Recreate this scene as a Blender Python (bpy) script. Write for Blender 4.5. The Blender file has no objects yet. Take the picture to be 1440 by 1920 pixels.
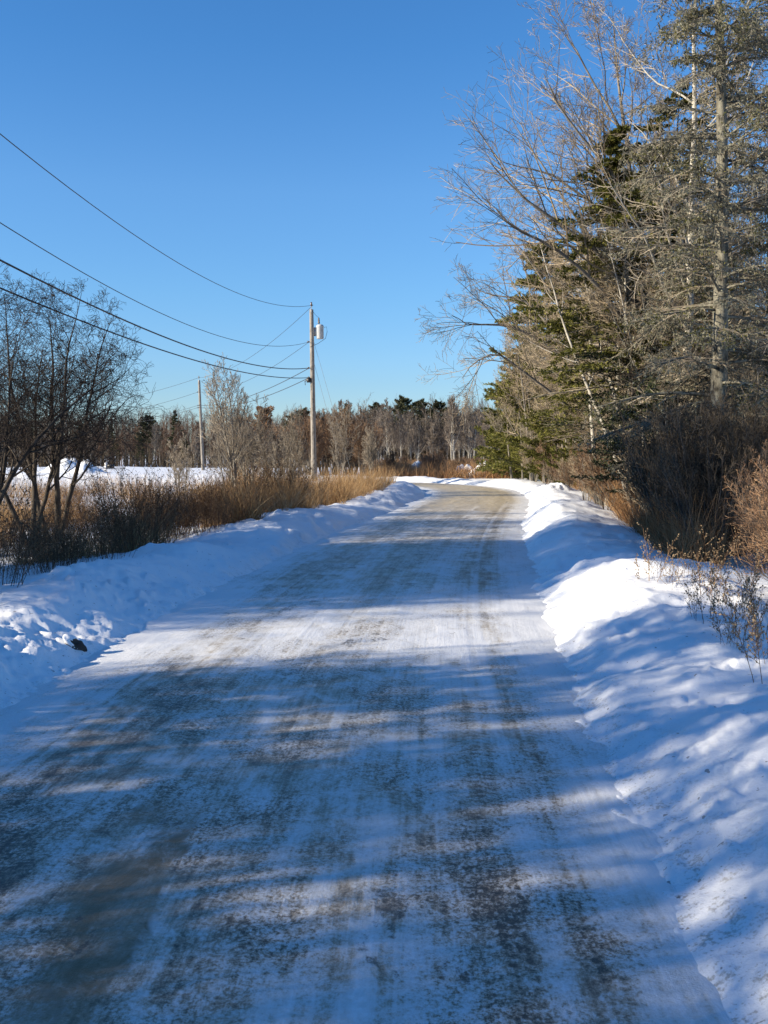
import bpy, math, random
import numpy as np
SC = bpy.context.scene
COL = SC.collection
# ------------------------------------------------------------------ camera maths
F, H0, HORIZON = 1941.0, 1.75, 850.0
PITCH = math.atan((960 - HORIZON) / F)
def P(px, py, Y):
    """world point seen at photo pixel (px,py) at forward distance Y"""
    xc, yc = (px - 720) / F, -(py - 960) / F
    d = (xc, math.cos(PITCH) + yc * math.sin(PITCH), -math.sin(PITCH) + yc * math.cos(PITCH))
    s = Y / d[1]
    return np.array((d[0] * s, Y, H0 + d[2] * s))
def X(px, Y): return (px - 720) / F * Y
def Z(py, Y): return P(720, py, Y)[2]

# ------------------------------------------------------------------ noise
def _hash(ix, iy, seed):
    n = (ix.astype(np.int64) * 374761393 + iy.astype(np.int64) * 668265263 + seed * 982451653) & 0x7fffffff
    n = ((n ^ (n >> 13)) * 1274126177) & 0x7fffffff
    return ((n ^ (n >> 16)) & 0xffff) / 65535.0
def vnoise(x, y, seed=0):
    x, y = np.asarray(x, float), np.asarray(y, float)
    ix, iy = np.floor(x), np.floor(y)
    fx, fy = x - ix, y - iy
    fx = fx * fx * fx * (fx * (fx * 6 - 15) + 10); fy = fy * fy * fy * (fy * (fy * 6 - 15) + 10)
    a, b = _hash(ix, iy, seed), _hash(ix + 1, iy, seed)
    c, d = _hash(ix, iy + 1, seed), _hash(ix + 1, iy + 1, seed)
    return (a * (1 - fx) + b * fx) * (1 - fy) + (c * (1 - fx) + d * fx) * fy - .5
def fbm(x, y, seed=0, o=4, g=.5):
    s, a, f = 0, 1, 1
    for i in range(o):
        s = s + a * vnoise(x * f + 17.3 * i, y * f - 9.1 * i, seed + i); a *= g; f *= 2.03
    return s
def blocks(x, y, seed=0):
    """angular clods: steep-sided flat-topped cells of random height"""
    x, y = np.asarray(x, float), np.asarray(y, float); ix, iy = np.floor(x), np.floor(y)
    best = np.zeros(x.shape)
    for a in (-1, 0, 1):
        for b in (-1, 0, 1):
            cx, cy = ix + a, iy + b
            px, py = cx + _hash(cx, cy, seed), cy + _hash(cx, cy, seed + 1); hh = _hash(cx, cy, seed + 2) ** 2.5; r = .25 + .4 * _hash(cx, cy, seed + 3); an = 6.28 * _hash(cx, cy, seed + 4)
            dx, dy = x - px, y - py; u, v = dx * np.cos(an) + dy * np.sin(an), -dx * np.sin(an) + dy * np.cos(an)
            m = np.maximum(np.abs(u), np.abs(v) * 1.4)
            best = np.maximum(best, hh * np.clip((r - m) / .18, 0, 1) * (1 + .5 * u))
    return best
def sstep(a, b, x):
    t = np.clip((x - a) / (b - a), 0, 1); return t * t * (3 - 2 * t)

# ------------------------------------------------------------------ road line and terrain
CP = np.array([(-1.1, -60), (-.95, -30), (-.8, -10), (-.72, 0), (-.62, 5), (-.3, 11), (.28, 17), (1.15, 24), (2.5, 33), (3.55, 41),
               (3.95, 48), (3.1, 55), (.3, 60.2), (-5.5, 63.5), (-15, 66), (-40, 70), (-90, 76)], float)
def spline(cp, step=.2):
    out = []
    q = np.vstack([2 * cp[0] - cp[1], cp, 2 * cp[-1] - cp[-2]])
    for i in range(1, len(q) - 2):
        p0, p1, p2, p3 = q[i - 1:i + 3]
        n = max(2, int(np.linalg.norm(p2 - p1) / step))
        t = np.linspace(0, 1, n, endpoint=False)[:, None]
        out.append(.5 * (2 * p1 + (p2 - p0) * t + (2 * p0 - 5 * p1 + 4 * p2 - p3) * t * t + (3 * p1 - p0 - 3 * p2 + p3) * t ** 3))
    return np.vstack(out + [cp[-1:]])
CL = spline(CP)
CT = np.gradient(CL, axis=0); CT /= np.linalg.norm(CT, axis=1)[:, None]
CS = np.concatenate([[0], np.cumsum(np.linalg.norm(np.diff(CL, axis=0), axis=1))])
S0 = CS[np.argmin(np.abs(CL[:, 1]) + 100 * (np.abs(CL[:, 0]) > 3))]
CS = CS - S0                                   # s = 0 beside the camera
def road_coords(x, y):
    x, y = np.atleast_1d(x).astype(float), np.atleast_1d(y).astype(float)
    d = np.full(x.shape, 99.0); s = np.zeros(x.shape)
    for a in range(0, len(x), 20000):
        xx, yy = x[a:a + 20000], y[a:a + 20000]
        m = (xx ** 2 + yy ** 2) < 120 ** 2
        if not m.any(): continue
        dx = xx[m][:, None] - CL[None, ::2, 0]; dy = yy[m][:, None] - CL[None, ::2, 1]
        i = np.argmin(dx * dx + dy * dy, 1); j = np.arange(len(i))
        t = CT[::2][i]; dx, dy = dx[j, i], dy[j, i]
        side = np.sign(t[:, 1] * dx - t[:, 0] * dy)         # right positive
        al = dx * t[:, 0] + dy * t[:, 1]
        dd = np.hypot(dx, dy) * np.where(side == 0, 1, side)
        d[a:a + 20000][m] = dd; s[a:a + 20000][m] = CS[::2][i] + np.clip(al, -.4, .4)
    return d, s
def halfw(s, right):
    w = np.where(right, 1.72 + .33 * sstep(4, 11, s), 1.95) + .13 * vnoise(s * .45, s * 0 + 3 * right, 5) + .05 * vnoise(s * 2.1, s * 0, 9) + .05 * vnoise(s * 6.3, s * 0, 19)
    return w + .5 * sstep(44, 58, s)
def ground_z(x, y):
    x, y = np.atleast_1d(x).astype(float), np.atleast_1d(y).astype(float)
    d, s = road_coords(x, y)
    right = d > 0
    a = np.abs(d); hw = halfw(s, right)
    a = a + .10 * fbm(x * 1.3, y * 1.3, 31, 3)
    Hc = np.where(right, .26, .24) * (1 + .75 * vnoise(s * .33, s * 0 + 8 * right, 11) + .35 * vnoise(s * 1.1, s * 0 + 5 * right, 13))
    Hc = Hc + np.where(right, .15 * np.exp(-((s - 11.8) / 2.0) ** 2) + .25 * np.exp(-((s - 26) / 3.0) ** 2) + .06 * np.exp(-((s - 4.5) / 2.6) ** 2), .08 * np.exp(-((s - 8.5) / 2.4) ** 2) + .20 * np.exp(-((s - 43) / 6) ** 2))
    wb = np.where(right, 1.0, 1.2)
    fall = np.where(right, 1.5, 1.15)
    t = a - hw
    bank = np.where(t < wb, sstep(-.1, 1, t / wb), np.exp(-((t - wb) / fall) ** 2)) * Hc
    step = .06 * sstep(-.12, .06, t + .05 * vnoise(x * 3, y * 3, 77)) * np.where(right, 1, .7)
    base = np.where(right, .10 * sstep(2, 7, t), -.28 * sstep(1.5, 6, t) - .22 * sstep(8, 40, t))
    base = base + np.where(t > 8, sstep(8, 30, t) * .45 * vnoise(x / 17, y / 17, 41), 0)
    far = np.hypot(x, y)
    base = np.where(d > 90, -.45, base)
    env = sstep(.0, .35, t)
    onb = env * (1 - sstep(2.2, 4.5, t))
    lump = onb * np.where(right, .10, .11) * fbm(x * 1.1, y * 1.1, 21, 4, .52)
    chunk = onb * np.where(right, .012, .07) * (blocks(x * 3.6, y * 3.6, 23) + .6 * blocks(x * 8, y * 8, 33)) * sstep(-.15, .25, vnoise(x * .5, y * .5, 71) + .12) + onb * .05 * np.maximum(fbm(x * 5.2, y * 5.2, 23, 4, .62), 0) + .05 * np.exp(-((t - .05) / .22) ** 2) * np.maximum(fbm(x * 6.5, y * 6.5, 27, 3, .65) + .08, 0)
    # wind-rounded ripples across the right berm
    rip = onb * np.where(right, .030, .0) * np.sin(4.4 * (s + .5 * d) + 7 * vnoise(x * .5, y * .5, 55)) * (.5 + vnoise(x * .6, y * .6, 57))
    soft = env * (.05 * fbm(x * .7, y * .7, 61, 4) + .012 * fbm(x * 7, y * 7, 63, 2))
    z = -.06 + .06 * env + bank + step + base * env + lump + chunk + rip + soft
    return z
def gz(x, y): return float(ground_z(np.array([x]), np.array([y]))[0])

# ------------------------------------------------------------------ materials
def newmat(name):
    m = bpy.data.materials.new(name); m.use_nodes = True
    nt = m.node_tree; b = nt.nodes['Principled BSDF']
    return m, nt, b
def ramp(nt, fac, stops):
    r = nt.nodes.new('ShaderNodeValToRGB')
    while len(r.color_ramp.elements) < len(stops): r.color_ramp.elements.new(.5)
    for e, (p, c) in zip(r.color_ramp.elements, stops):
        e.position = p; e.color = (*c, 1) if len(c) == 3 else c
    nt.links.new(fac, r.inputs[0]); return r.outputs[0]
def noise(nt, vec, scale, detail=3, rough=.55, dist=0):
    n = nt.nodes.new('ShaderNodeTexNoise'); n.inputs['Scale'].default_value = scale
    n.inputs['Detail'].default_value = detail; n.inputs['Roughness'].default_value = rough; n.inputs['Distortion'].default_value = dist
    if vec is not None: nt.links.new(vec, n.inputs['Vector'])
    return n.outputs['Fac']
def math_(nt, op, a, b=None, c=None):
    n = nt.nodes.new('ShaderNodeMath'); n.operation = op
    for i, v in enumerate((a, b, c)):
        if v is None: continue
        if isinstance(v, (int, float)): n.inputs[i].default_value = v
        else: nt.links.new(v, n.inputs[i])
    return n.outputs[0]
def mapr(nt, v, a, b, c=0, d=1, smooth=True):
    n = nt.nodes.new('ShaderNodeMapRange'); n.interpolation_type = 'SMOOTHSTEP' if smooth else 'LINEAR'
    nt.links.new(v, n.inputs['Value'])
    for k, q in (('From Min', a), ('From Max', b), ('To Min', c), ('To Max', d)): n.inputs[k].default_value = q
    return n.outputs['Result']
def mixc(nt, fac, a, b):
    n = nt.nodes.new('ShaderNodeMix'); n.data_type = 'RGBA'
    if isinstance(fac, (int, float)): n.inputs[0].default_value = fac
    else: nt.links.new(fac, n.inputs[0])
    for k, v in ((6, a), (7, b)):
        if isinstance(v, tuple): n.inputs[k].default_value = (*v, 1)
        else: nt.links.new(v, n.inputs[k])
    return n.outputs[2]
def mapping(nt, vec, scale):
    n = nt.nodes.new('ShaderNodeMapping'); n.inputs['Scale'].default_value = scale
    nt.links.new(vec, n.inputs['Vector']); return n.outputs[0]
def bump(nt, b, h, strength, dist):
    n = nt.nodes.new('ShaderNodeBump'); n.inputs['Strength'].default_value = strength; n.inputs['Distance'].default_value = dist
    nt.links.new(h, n.inputs['Height']); nt.links.new(n.outputs[0], b.inputs['Normal'])
def island(name, stops, rough=.85, trans=0.0, objvar=.25):
    """colour differs from twig to twig / blade to blade, and a little from plant to plant"""
    m, nt, b = newmat(name)
    g = nt.nodes.new('ShaderNodeNewGeometry'); oi = nt.nodes.new('ShaderNodeObjectInfo')
    c = ramp(nt, g.outputs['Random Per Island'], stops)
    hs = nt.nodes.new('ShaderNodeHueSaturation'); nt.links.new(c, hs.inputs['Color'])
    nt.links.new(mapr(nt, oi.outputs['Random'], 0, 1, 1 - objvar, 1 + objvar, False), hs.inputs['Value'])
    nt.links.new(hs.outputs[0], b.inputs['Base Color'])
    b.inputs['Roughness'].default_value = rough; b.inputs['Specular IOR Level'].default_value = .15
    if trans:
        t = nt.nodes.new('ShaderNodeBsdfTranslucent'); nt.links.new(hs.outputs[0], t.inputs['Color'])
        mx = nt.nodes.new('ShaderNodeMixShader'); mx.inputs[0].default_value = trans
        nt.links.new(b.outputs[0], mx.inputs[1]); nt.links.new(t.outputs[0], mx.inputs[2])
        nt.links.new(mx.outputs[0], nt.nodes['Material Output'].inputs['Surface'])
    return m
def bark(name, c1, c2, c3, sc=6, stretch=.25, bs=.4):
    m, nt, b = newmat(name)
    tc = nt.nodes.new('ShaderNodeTexCoord')
    v = mapping(nt, tc.outputs['Object'], (1, 1, stretch))
    n1 = noise(nt, v, sc, 5, .65); n2 = noise(nt, tc.outputs['Object'], sc * .35, 3)
    c = ramp(nt, n1, [(.35, c1), (.5, c2), (.66, c3)])
    c = mixc(nt, mapr(nt, n2, .4, .62, 0, .55), c, c3)
    nt.links.new(c, b.inputs['Base Color']); b.inputs['Roughness'].default_value = .9
    b.inputs['Specular IOR Level'].default_value = .15
    bump(nt, b, n1, bs, .03); return m

def snow_mat(name, dirty=0.0):
    m, nt, b = newmat(name)
    tc = nt.nodes.new('ShaderNodeTexCoord'); o = tc.outputs['Object']
    n1 = noise(nt, o, 1.3, 5, .6); n2 = noise(nt, o, 9, 4, .6); n3 = noise(nt, o, 60, 2, .6)
    c = ramp(nt, n1, [(.3, (.80, .815, .84)), (.7, (.88, .885, .89))])
    if dirty:
        uv = nt.nodes.new('ShaderNodeUVMap').outputs[0]
        sep = nt.nodes.new('ShaderNodeSeparateXYZ'); nt.links.new(uv, sep.inputs[0])
        a = math_(nt, 'ABSOLUTE', sep.outputs[0])
        edge = mapr(nt, a, 1.75, 2.5, 1, 0)
        sp = mapr(nt, math_(nt, 'ADD', math_(nt, 'MULTIPLY', n3, .5), math_(nt, 'MULTIPLY', n2, .5)), .5, .66)
        c = mixc(nt, math_(nt, 'MULTIPLY', math_(nt, 'MULTIPLY', edge, sp), .75), c, (.33, .29, .22))
        speck = mapr(nt, noise(nt, o, 22, 2, .5), .70, .74)
        c = mixc(nt, math_(nt, 'MULTIPLY', speck, .7), c, (.16, .13, .10))
    nt.links.new(c, b.inputs['Base Color']); b.inputs['Roughness'].default_value = .55
    b.inputs['Specular IOR Level'].default_value = .3
    h = math_(nt, 'ADD', math_(nt, 'ADD', math_(nt, 'MULTIPLY', n2, .6), math_(nt, 'MULTIPLY', n1, .8)), math_(nt, 'MULTIPLY', n3, .25))
    bump(nt, b, h, .38, .03); return m

def road_mat():
    m, nt, b = newmat('packed_snow_and_sand')
    uv = nt.nodes.new('ShaderNodeUVMap').outputs[0]
    sep = nt.nodes.new('ShaderNodeSeparateXYZ'); nt.links.new(uv, sep.inputs[0])
    u, v = sep.outputs[0], sep.outputs[1]
    streak = noise(nt, mapping(nt, uv, (1.5, .10, 1)), 1.0, 4, .6, .4)
    fine = noise(nt, mapping(nt, uv, (7, 1.1, 1)), 1.0, 5, .7, .3)
    blot = noise(nt, mapping(nt, uv, (1.5, .8, 1)), 1.0, 5, .62, .6)
    grit = math_(nt, 'ADD', math_(nt, 'MULTIPLY', noise(nt, mapping(nt, uv, (1.15, .8, 1)), 30, 6, .78), .55), math_(nt, 'MULTIPLY', noise(nt, mapping(nt, uv, (1, .9, 1)), 62, 4, .75), .45))
    grain = noise(nt, uv, 75, 2, .6)
    mid = noise(nt, mapping(nt, uv, (1.3, .7, 1)), 4.6, 6, .7, .5)
    scrape = noise(nt, mapping(nt, uv, (26, .8, 1)), 1.0, 4, .7, .3)
    lines = noise(nt, mapping(nt, uv, (17, .05, 1)), 1.0, 3, .65, .15)
    patchy = mapr(nt, noise(nt, mapping(nt, uv, (1, .6, 1)), 1.3, 3, .55), .38, .64, .25, 1)
    # wheel paths at u = -1.05, -.1 and .75
    def band(c, w): return mapr(nt, math_(nt, 'ABSOLUTE', math_(nt, 'SUBTRACT', math_(nt, 'ADD', u, math_(nt, 'MULTIPLY', math_(nt, 'SUBTRACT', streak, .5), .8)), c)), 0, w, 1, 0)
    wheel = math_(nt, 'MAXIMUM', math_(nt, 'MAXIMUM', band(-1.0, .5), band(.05, .65)), math_(nt, 'MULTIPLY', band(1.3, .26), .75))
    amount = math_(nt, 'ADD', math_(nt, 'ADD', math_(nt, 'MULTIPLY', streak, .5), math_(nt, 'MULTIPLY', fine, .5)),
                   math_(nt, 'ADD', math_(nt, 'MULTIPLY', blot, .6), math_(nt, 'MULTIPLY', wheel, .12)))
    amount = math_(nt, 'ADD', amount, math_(nt, 'MULTIPLY', math_(nt, 'MULTIPLY', math_(nt, 'SUBTRACT', grit, .51), 3.3), patchy))
    amount = math_(nt, 'ADD', amount, math_(nt, 'ADD', math_(nt, 'MULTIPLY', math_(nt, 'SUBTRACT', mid, .5), .95), math_(nt, 'MULTIPLY', math_(nt, 'ADD', math_(nt, 'MULTIPLY', math_(nt, 'SUBTRACT', scrape, .5), .22), math_(nt, 'MULTIPLY', math_(nt, 'SUBTRACT', lines, .5), .45)), 1.0)))
    # tread prints: lugged tracks left by tyres in the soft snow
    wob = math_(nt, 'ADD', u, math_(nt, 'MULTIPLY', math_(nt, 'SUBTRACT', streak, .5), .25))
    def track(c, w, k): 
        bnd = mapr(nt, math_(nt, 'ABSOLUTE', math_(nt, 'SUBTRACT', wob, c)), w * .6, w, 1, 0)
        lug = math_(nt, 'SINE', math_(nt, 'ADD', math_(nt, 'MULTIPLY', v, 84), math_(nt, 'ADD', math_(nt, 'MULTIPLY', mid, 16), math_(nt, 'MULTIPLY', math_(nt, 'ABSOLUTE', math_(nt, 'SUBTRACT', wob, c)), 40))))
        return math_(nt, 'MULTIPLY', math_(nt, 'MULTIPLY', bnd, math_(nt, 'ADD', .07, math_(nt, 'MULTIPLY', lug, .05))), math_(nt, 'MULTIPLY', mapr(nt, blot, .36, .6, .1, 1), k))
    tr = math_(nt, 'ADD', math_(nt, 'ADD', track(1.10, .13, 1.15), track(1.44, .11, 1.0)), math_(nt, 'ADD', track(.60, .12, .8), track(-.66, .11, .8)))
    lanes = math_(nt, 'ADD', mapr(nt, math_(nt, 'ABSOLUTE', math_(nt, 'SUBTRACT', wob, 1.27)), .02, .08, .10, 0), mapr(nt, math_(nt, 'ABSOLUTE', math_(nt, 'SUBTRACT', wob, -1.45)), .0, .05, .12, 0))
    amount = math_(nt, 'SUBTRACT', math_(nt, 'ADD', amount, tr), lanes)
    edge = math_(nt, 'ADD', mapr(nt, math_(nt, 'ABSOLUTE', u), 1.35, 1.95, 0, .3), mapr(nt, math_(nt, 'ABSOLUTE', math_(nt, 'SUBTRACT', v, 10.6)), 1.2, 3.2, .2, 0))   # snowy margins, plus the sunlit band's brightness painted into the lane colour
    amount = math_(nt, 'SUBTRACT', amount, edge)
    c = ramp(nt, mapr(nt, amount, .48, 1.33, 0, 1, False),
             [(.0, (.77, .775, .78)), (.32, (.61, .595, .565)), (.48, (.43, .375, .295)), (.62, (.24, .19, .13)), (.80, (.07, .06, .05))])
    sand = mapr(nt, math_(nt, 'ADD', v, math_(nt, 'MULTIPLY', streak, 14)), 33, 44)
    inner = mapr(nt, math_(nt, 'ABSOLUTE', math_(nt, 'SUBTRACT', u, .2)), .9, 2.1, 1, 0)
    sc = ramp(nt, math_(nt, 'ADD', math_(nt, 'MULTIPLY', fine, .6), math_(nt, 'MULTIPLY', grit, .4)), [(.36, (.40, .32, .19)), (.52, (.47, .375, .22)), (.68, (.66, .60, .47))])
    c = mixc(nt, math_(nt, 'MULTIPLY', math_(nt, 'MULTIPLY', sand, inner), .95), c, sc)
    # a smooth bare, icy strip of sandy gravel near the left wheel path
    strip = math_(nt, 'MULTIPLY', mapr(nt, math_(nt, 'ABSOLUTE', math_(nt, 'ADD', u, math_(nt, 'ADD', math_(nt, 'MULTIPLY', blot, 1.1), -.20))), .06, .17, 1, 0), mapr(nt, math_(nt, 'ABSOLUTE', math_(nt, 'SUBTRACT', v, math_(nt, 'ADD', 3.3, math_(nt, 'MULTIPLY', blot, 1.2)))), .6, 1.2, 1, 0))
    c = mixc(nt, math_(nt, 'MULTIPLY', strip, mapr(nt, mid, .42, .60, 1, .55)), c, mixc(nt, mid, (.12, .095, .065), (.30, .215, .10)))
    bare = math_(nt, 'MULTIPLY', mapr(nt, math_(nt, 'ADD', math_(nt, 'MULTIPLY', noise(nt, mapping(nt, uv, (1, .45, 1)), 1.9, 5, .7, .6), .7), math_(nt, 'MULTIPLY', mid, .3)), .585, .62), mapr(nt, math_(nt, 'ABSOLUTE', u), 1.3, 1.8, 1, 0))
    c = mixc(nt, math_(nt, 'MULTIPLY', math_(nt, 'MULTIPLY', bare, mapr(nt, grit, .40, .56, .15, .8)), 1.0), c, (.075, .064, .052))
    nt.links.new(c, b.inputs['Base Color'])
    nt.links.new(mapr(nt, amount, .5, 1.1, .55, .42), b.inputs['Roughness']); b.inputs['Specular IOR Level'].default_value = .3
    hgt = math_(nt, 'ADD', math_(nt, 'SUBTRACT', math_(nt, 'MULTIPLY', grain, .25), math_(nt, 'MULTIPLY', amount, .7)), math_(nt, 'MULTIPLY', grit, .5))
    bump(nt, b, hgt, .5, .02); return m

M = {}
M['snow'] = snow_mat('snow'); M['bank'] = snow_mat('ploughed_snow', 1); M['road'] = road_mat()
M['bark_grey'] = bark('grey_bark', (.07, .06, .05), (.165, .145, .12), (.26, .235, .20))
M['bark_dark'] = bark('dark_bark', (.035, .03, .026), (.075, .06, .05), (.14, .12, .10))
M['bark_lichen'] = bark('lichen_bark', (.03, .026, .02), (.13, .118, .092), (.26, .245, .195), 11, .45, .8)
M['bark_birch'] = bark('birch_bark', (.08, .07, .06), (.36, .33, .28), (.46, .43, .37), 5, 2.2, .15)
M['twig_grey'] = island('grey_twigs', [(0, (.13, .105, .08)), (.5, (.24, .20, .15)), (1, (.37, .32, .25))])
M['twig_tan'] = island('tan_twigs', [(0, (.13, .10, .07)), (.5, (.25, .195, .13)), (1, (.39, .32, .22))])
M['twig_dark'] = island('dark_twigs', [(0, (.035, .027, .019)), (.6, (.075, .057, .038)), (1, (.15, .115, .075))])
M['twig_black'] = island('black_twigs', [(0, (.018, .015, .013)), (.6, (.04, .032, .027)), (1, (.075, .06, .05))])
M['bark_black'] = bark('black_bark', (.02, .017, .015), (.05, .04, .033), (.10, .085, .07))
M['twig_red'] = island('reddish_twigs', [(0, (.11, .06, .035)), (.5, (.20, .12, .07)), (1, (.31, .21, .135))])
M['twig_far'] = island('far_twigs', [(0, (.09, .07, .056)), (.5, (.15, .118, .095)), (1, (.22, .185, .15))])
M['twig_far_brown'] = island('far_brown_twigs', [(0, (.07, .043, .03)), (.5, (.12, .075, .052)), (1, (.175, .12, .085))])
M['lichen'] = island('hanging_lichen', [(0, (.12, .115, .08)), (.5, (.21, .20, .145)), (1, (.31, .30, .22))], trans=.25)
M['needle'] = island('spruce_needles', [(0, (.042, .047, .012)), (.5, (.10, .10, .022)), (1, (.18, .165, .042))], trans=.15)
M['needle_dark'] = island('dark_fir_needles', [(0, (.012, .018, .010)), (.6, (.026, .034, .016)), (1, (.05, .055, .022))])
M['needle_pine'] = island('pine_needles', [(0, (.06, .068, .016)), (.5, (.125, .125, .03)), (1, (.21, .19, .05))], trans=.2)
M['needle_far'] = island('far_needles', [(0, (.028, .034, .018)), (.6, (.055, .06, .03)), (1, (.09, .085, .045))])
M['needle_brown'] = island('brown_oak_leaves', [(0, (.11, .055, .028)), (.6, (.19, .10, .05)), (1, (.25, .14, .07))])
M['grass'] = island('dry_grass', [(0, (.26, .14, .06)), (.5, (.47, .295, .135)), (1, (.64, .46, .26))], trans=.3)
M['grass_red'] = island('russet_grass', [(0, (.20, .10, .05)), (.5, (.33, .19, .09)), (1, (.43, .27, .14))], trans=.25)
M['weed'] = island('dry_brown_weeds', [(0, (.065, .036, .022)), (.5, (.15, .085, .048)), (1, (.27, .17, .09))], trans=.15)
M['weed_dark'] = island('dark_dry_weeds', [(0, (.04, .025, .018)), (.6, (.09, .055, .036)), (1, (.18, .115, .07))])
M['seed'] = island('seed_heads', [(0, (.22, .15, .09)), (1, (.42, .32, .2))], trans=.2)
M['pole'] = bark('weathered_pole', (.08, .07, .06), (.20, .18, .155), (.31, .28, .245), 14, .06, .4)
def plain(name, c, rough, metal=0):
    m, nt, b = newmat(name)
    tc = nt.nodes.new('ShaderNodeTexCoord'); n = noise(nt, tc.outputs['Object'], 7, 4)
    nt.links.new(ramp(nt, n, [(.3, tuple(q * .8 for q in c)), (.7, tuple(min(1, q * 1.1) for q in c))]), b.inputs['Base Color'])
    b.inputs['Roughness'].default_value = rough; b.inputs['Metallic'].default_value = metal; return m
M['wire'] = plain('black_cable', (.02, .02, .022), .5)
M['wire_grey'] = plain('grey_wire', (.10, .10, .11), .5)
M['steel'] = plain('galvanised_steel', (.30, .31, .32), .5, .3)
M['can'] = plain('pale_grey_paint', (.46, .47, .47), .45)
M['ceramic'] = plain('brown_ceramic', (.10, .06, .04), .3)
M['white'] = plain('white_paint', (.78, .78, .76), .5)
M['black'] = plain('black_paint', (.02, .02, .02), .45)
M['rock'] = bark('wet_dark_stone', (.02, .018, .015), (.05, .045, .04), (.10, .09, .08), 5, 1)

# ------------------------------------------------------------------ mesh helpers
class Mesh:
    def __init__(s): s.v, s.f3, s.f4, s.n = [], [], [], 0
    def raw(s, v, quads=None, tris=None):
        v = np.asarray(v, np.float32).reshape(-1, 3)
        if quads is not None and len(quads): s.f4.append(np.asarray(quads) + s.n)
        if tris is not None and len(tris): s.f3.append(np.asarray(tris) + s.n)
        s.v.append(v); s.n += len(v); return s
    def tubes(s, Pn, R, k=3):
        """Pn (M,N,3) paths, R (M,N) radii"""
        Mn, N = Pn.shape[:2]
        if Mn == 0: return s
        T = np.gradient(Pn, axis=1); T /= np.linalg.norm(T, axis=2, keepdims=True) + 1e-9
        ax = np.where(np.abs(T[:, :1, 2:3]) > .8, np.array([1., 0, 0]), np.array([0, 0, 1.]))
        A = np.cross(T, ax); A /= np.linalg.norm(A, axis=2, keepdims=True) + 1e-9
        B = np.cross(T, A)
        th = np.arange(k) * 2 * math.pi / k
        V = Pn[:, :, None] + R[:, :, None, None] * (np.cos(th)[None, None, :, None] * A[:, :, None] + np.sin(th)[None, None, :, None] * B[:, :, None])
        i = np.arange(Mn)[:, None, None] * N * k; j = np.arange(N - 1)[None, :, None] * k; q = np.arange(k)[None, None, :]; q2 = (q + 1) % k
        fc = np.stack([i + j + q, i + j + q2, i + j + k + q2, i + j + k + q], -1).reshape(-1, 4)
        return s.raw(V.reshape(-1, 3), fc)
    def leaves(s, C, D, W, L, Wd):
        """pointed leaf quads: base C, along D length L, half width Wd along W"""
        C, D, W = (np.asarray(q, float) for q in (C, D, W)); n = len(C)
        L = np.broadcast_to(L, (n,))[:, None]; Wd = np.broadcast_to(Wd, (n,))[:, None]
        V = np.stack([C, C + D * L * .5 + W * Wd, C + D * L, C + D * L * .5 - W * Wd], 1).reshape(-1, 3)
        return s.raw(V, np.arange(4 * n).reshape(-1, 4))
    def box(s, c, h):
        c, h = np.array(c, float), np.array(h, float)
        v = np.array([(x, y, z) for x in (-1, 1) for y in (-1, 1) for z in (-1, 1)]) * h + c
        return s.raw(v, [(0, 1, 3, 2), (4, 6, 7, 5), (0, 4, 5, 1), (2, 3, 7, 6), (0, 2, 6, 4), (1, 5, 7, 3)])
    def lathe(s, prof, c=(0, 0, 0), k=14):
        prof = np.array(prof, float); th = np.arange(k) * 2 * math.pi / k
        V = np.stack([prof[:, 0, None] * np.cos(th), prof[:, 0, None] * np.sin(th), np.repeat(prof[:, 1, None], k, 1)], -1).reshape(-1, 3) + np.array(c)
        n = len(prof); j = np.arange(n - 1)[:, None] * k; q = np.arange(k)[None]; q2 = (q + 1) % k
        return s.raw(V, np.stack([j + q, j + q2, j + k + q2, j + k + q], -1).reshape(-1, 4))
    def line(s, pts, r, k=8):
        pts = np.array(pts, float); r = np.broadcast_to(r, (len(pts),)); return s.tubes(pts[None], np.array(r)[None], k)
    def data(s, name, mat, smooth=True):
        me = bpy.data.meshes.new(name)
        v = np.concatenate(s.v); f4 = np.concatenate(s.f4) if s.f4 else np.zeros((0, 4), int); f3 = np.concatenate(s.f3) if s.f3 else np.zeros((0, 3), int)
        me.vertices.add(len(v)); me.vertices.foreach_set('co', v.astype(np.float32).ravel())
        me.loops.add(f4.size + f3.size); me.loops.foreach_set('vertex_index', np.concatenate([f4.ravel(), f3.ravel()]).astype(np.int32))
        me.polygons.add(len(f4) + len(f3))
        st = np.concatenate([np.arange(len(f4)) * 4, f4.size + np.arange(len(f3)) * 3]).astype(np.int32)
        me.polygons.foreach_set('loop_start', st)
        me.polygons.foreach_set('use_smooth', np.full(len(st), smooth))
        me.materials.append(mat); me.update(); return me
    def build(s, name, mat, parent=None, smooth=True):
        o = bpy.data.objects.new(name, s.data(name, mat, smooth)); COL.objects.link(o); o.parent = parent; return o

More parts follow.
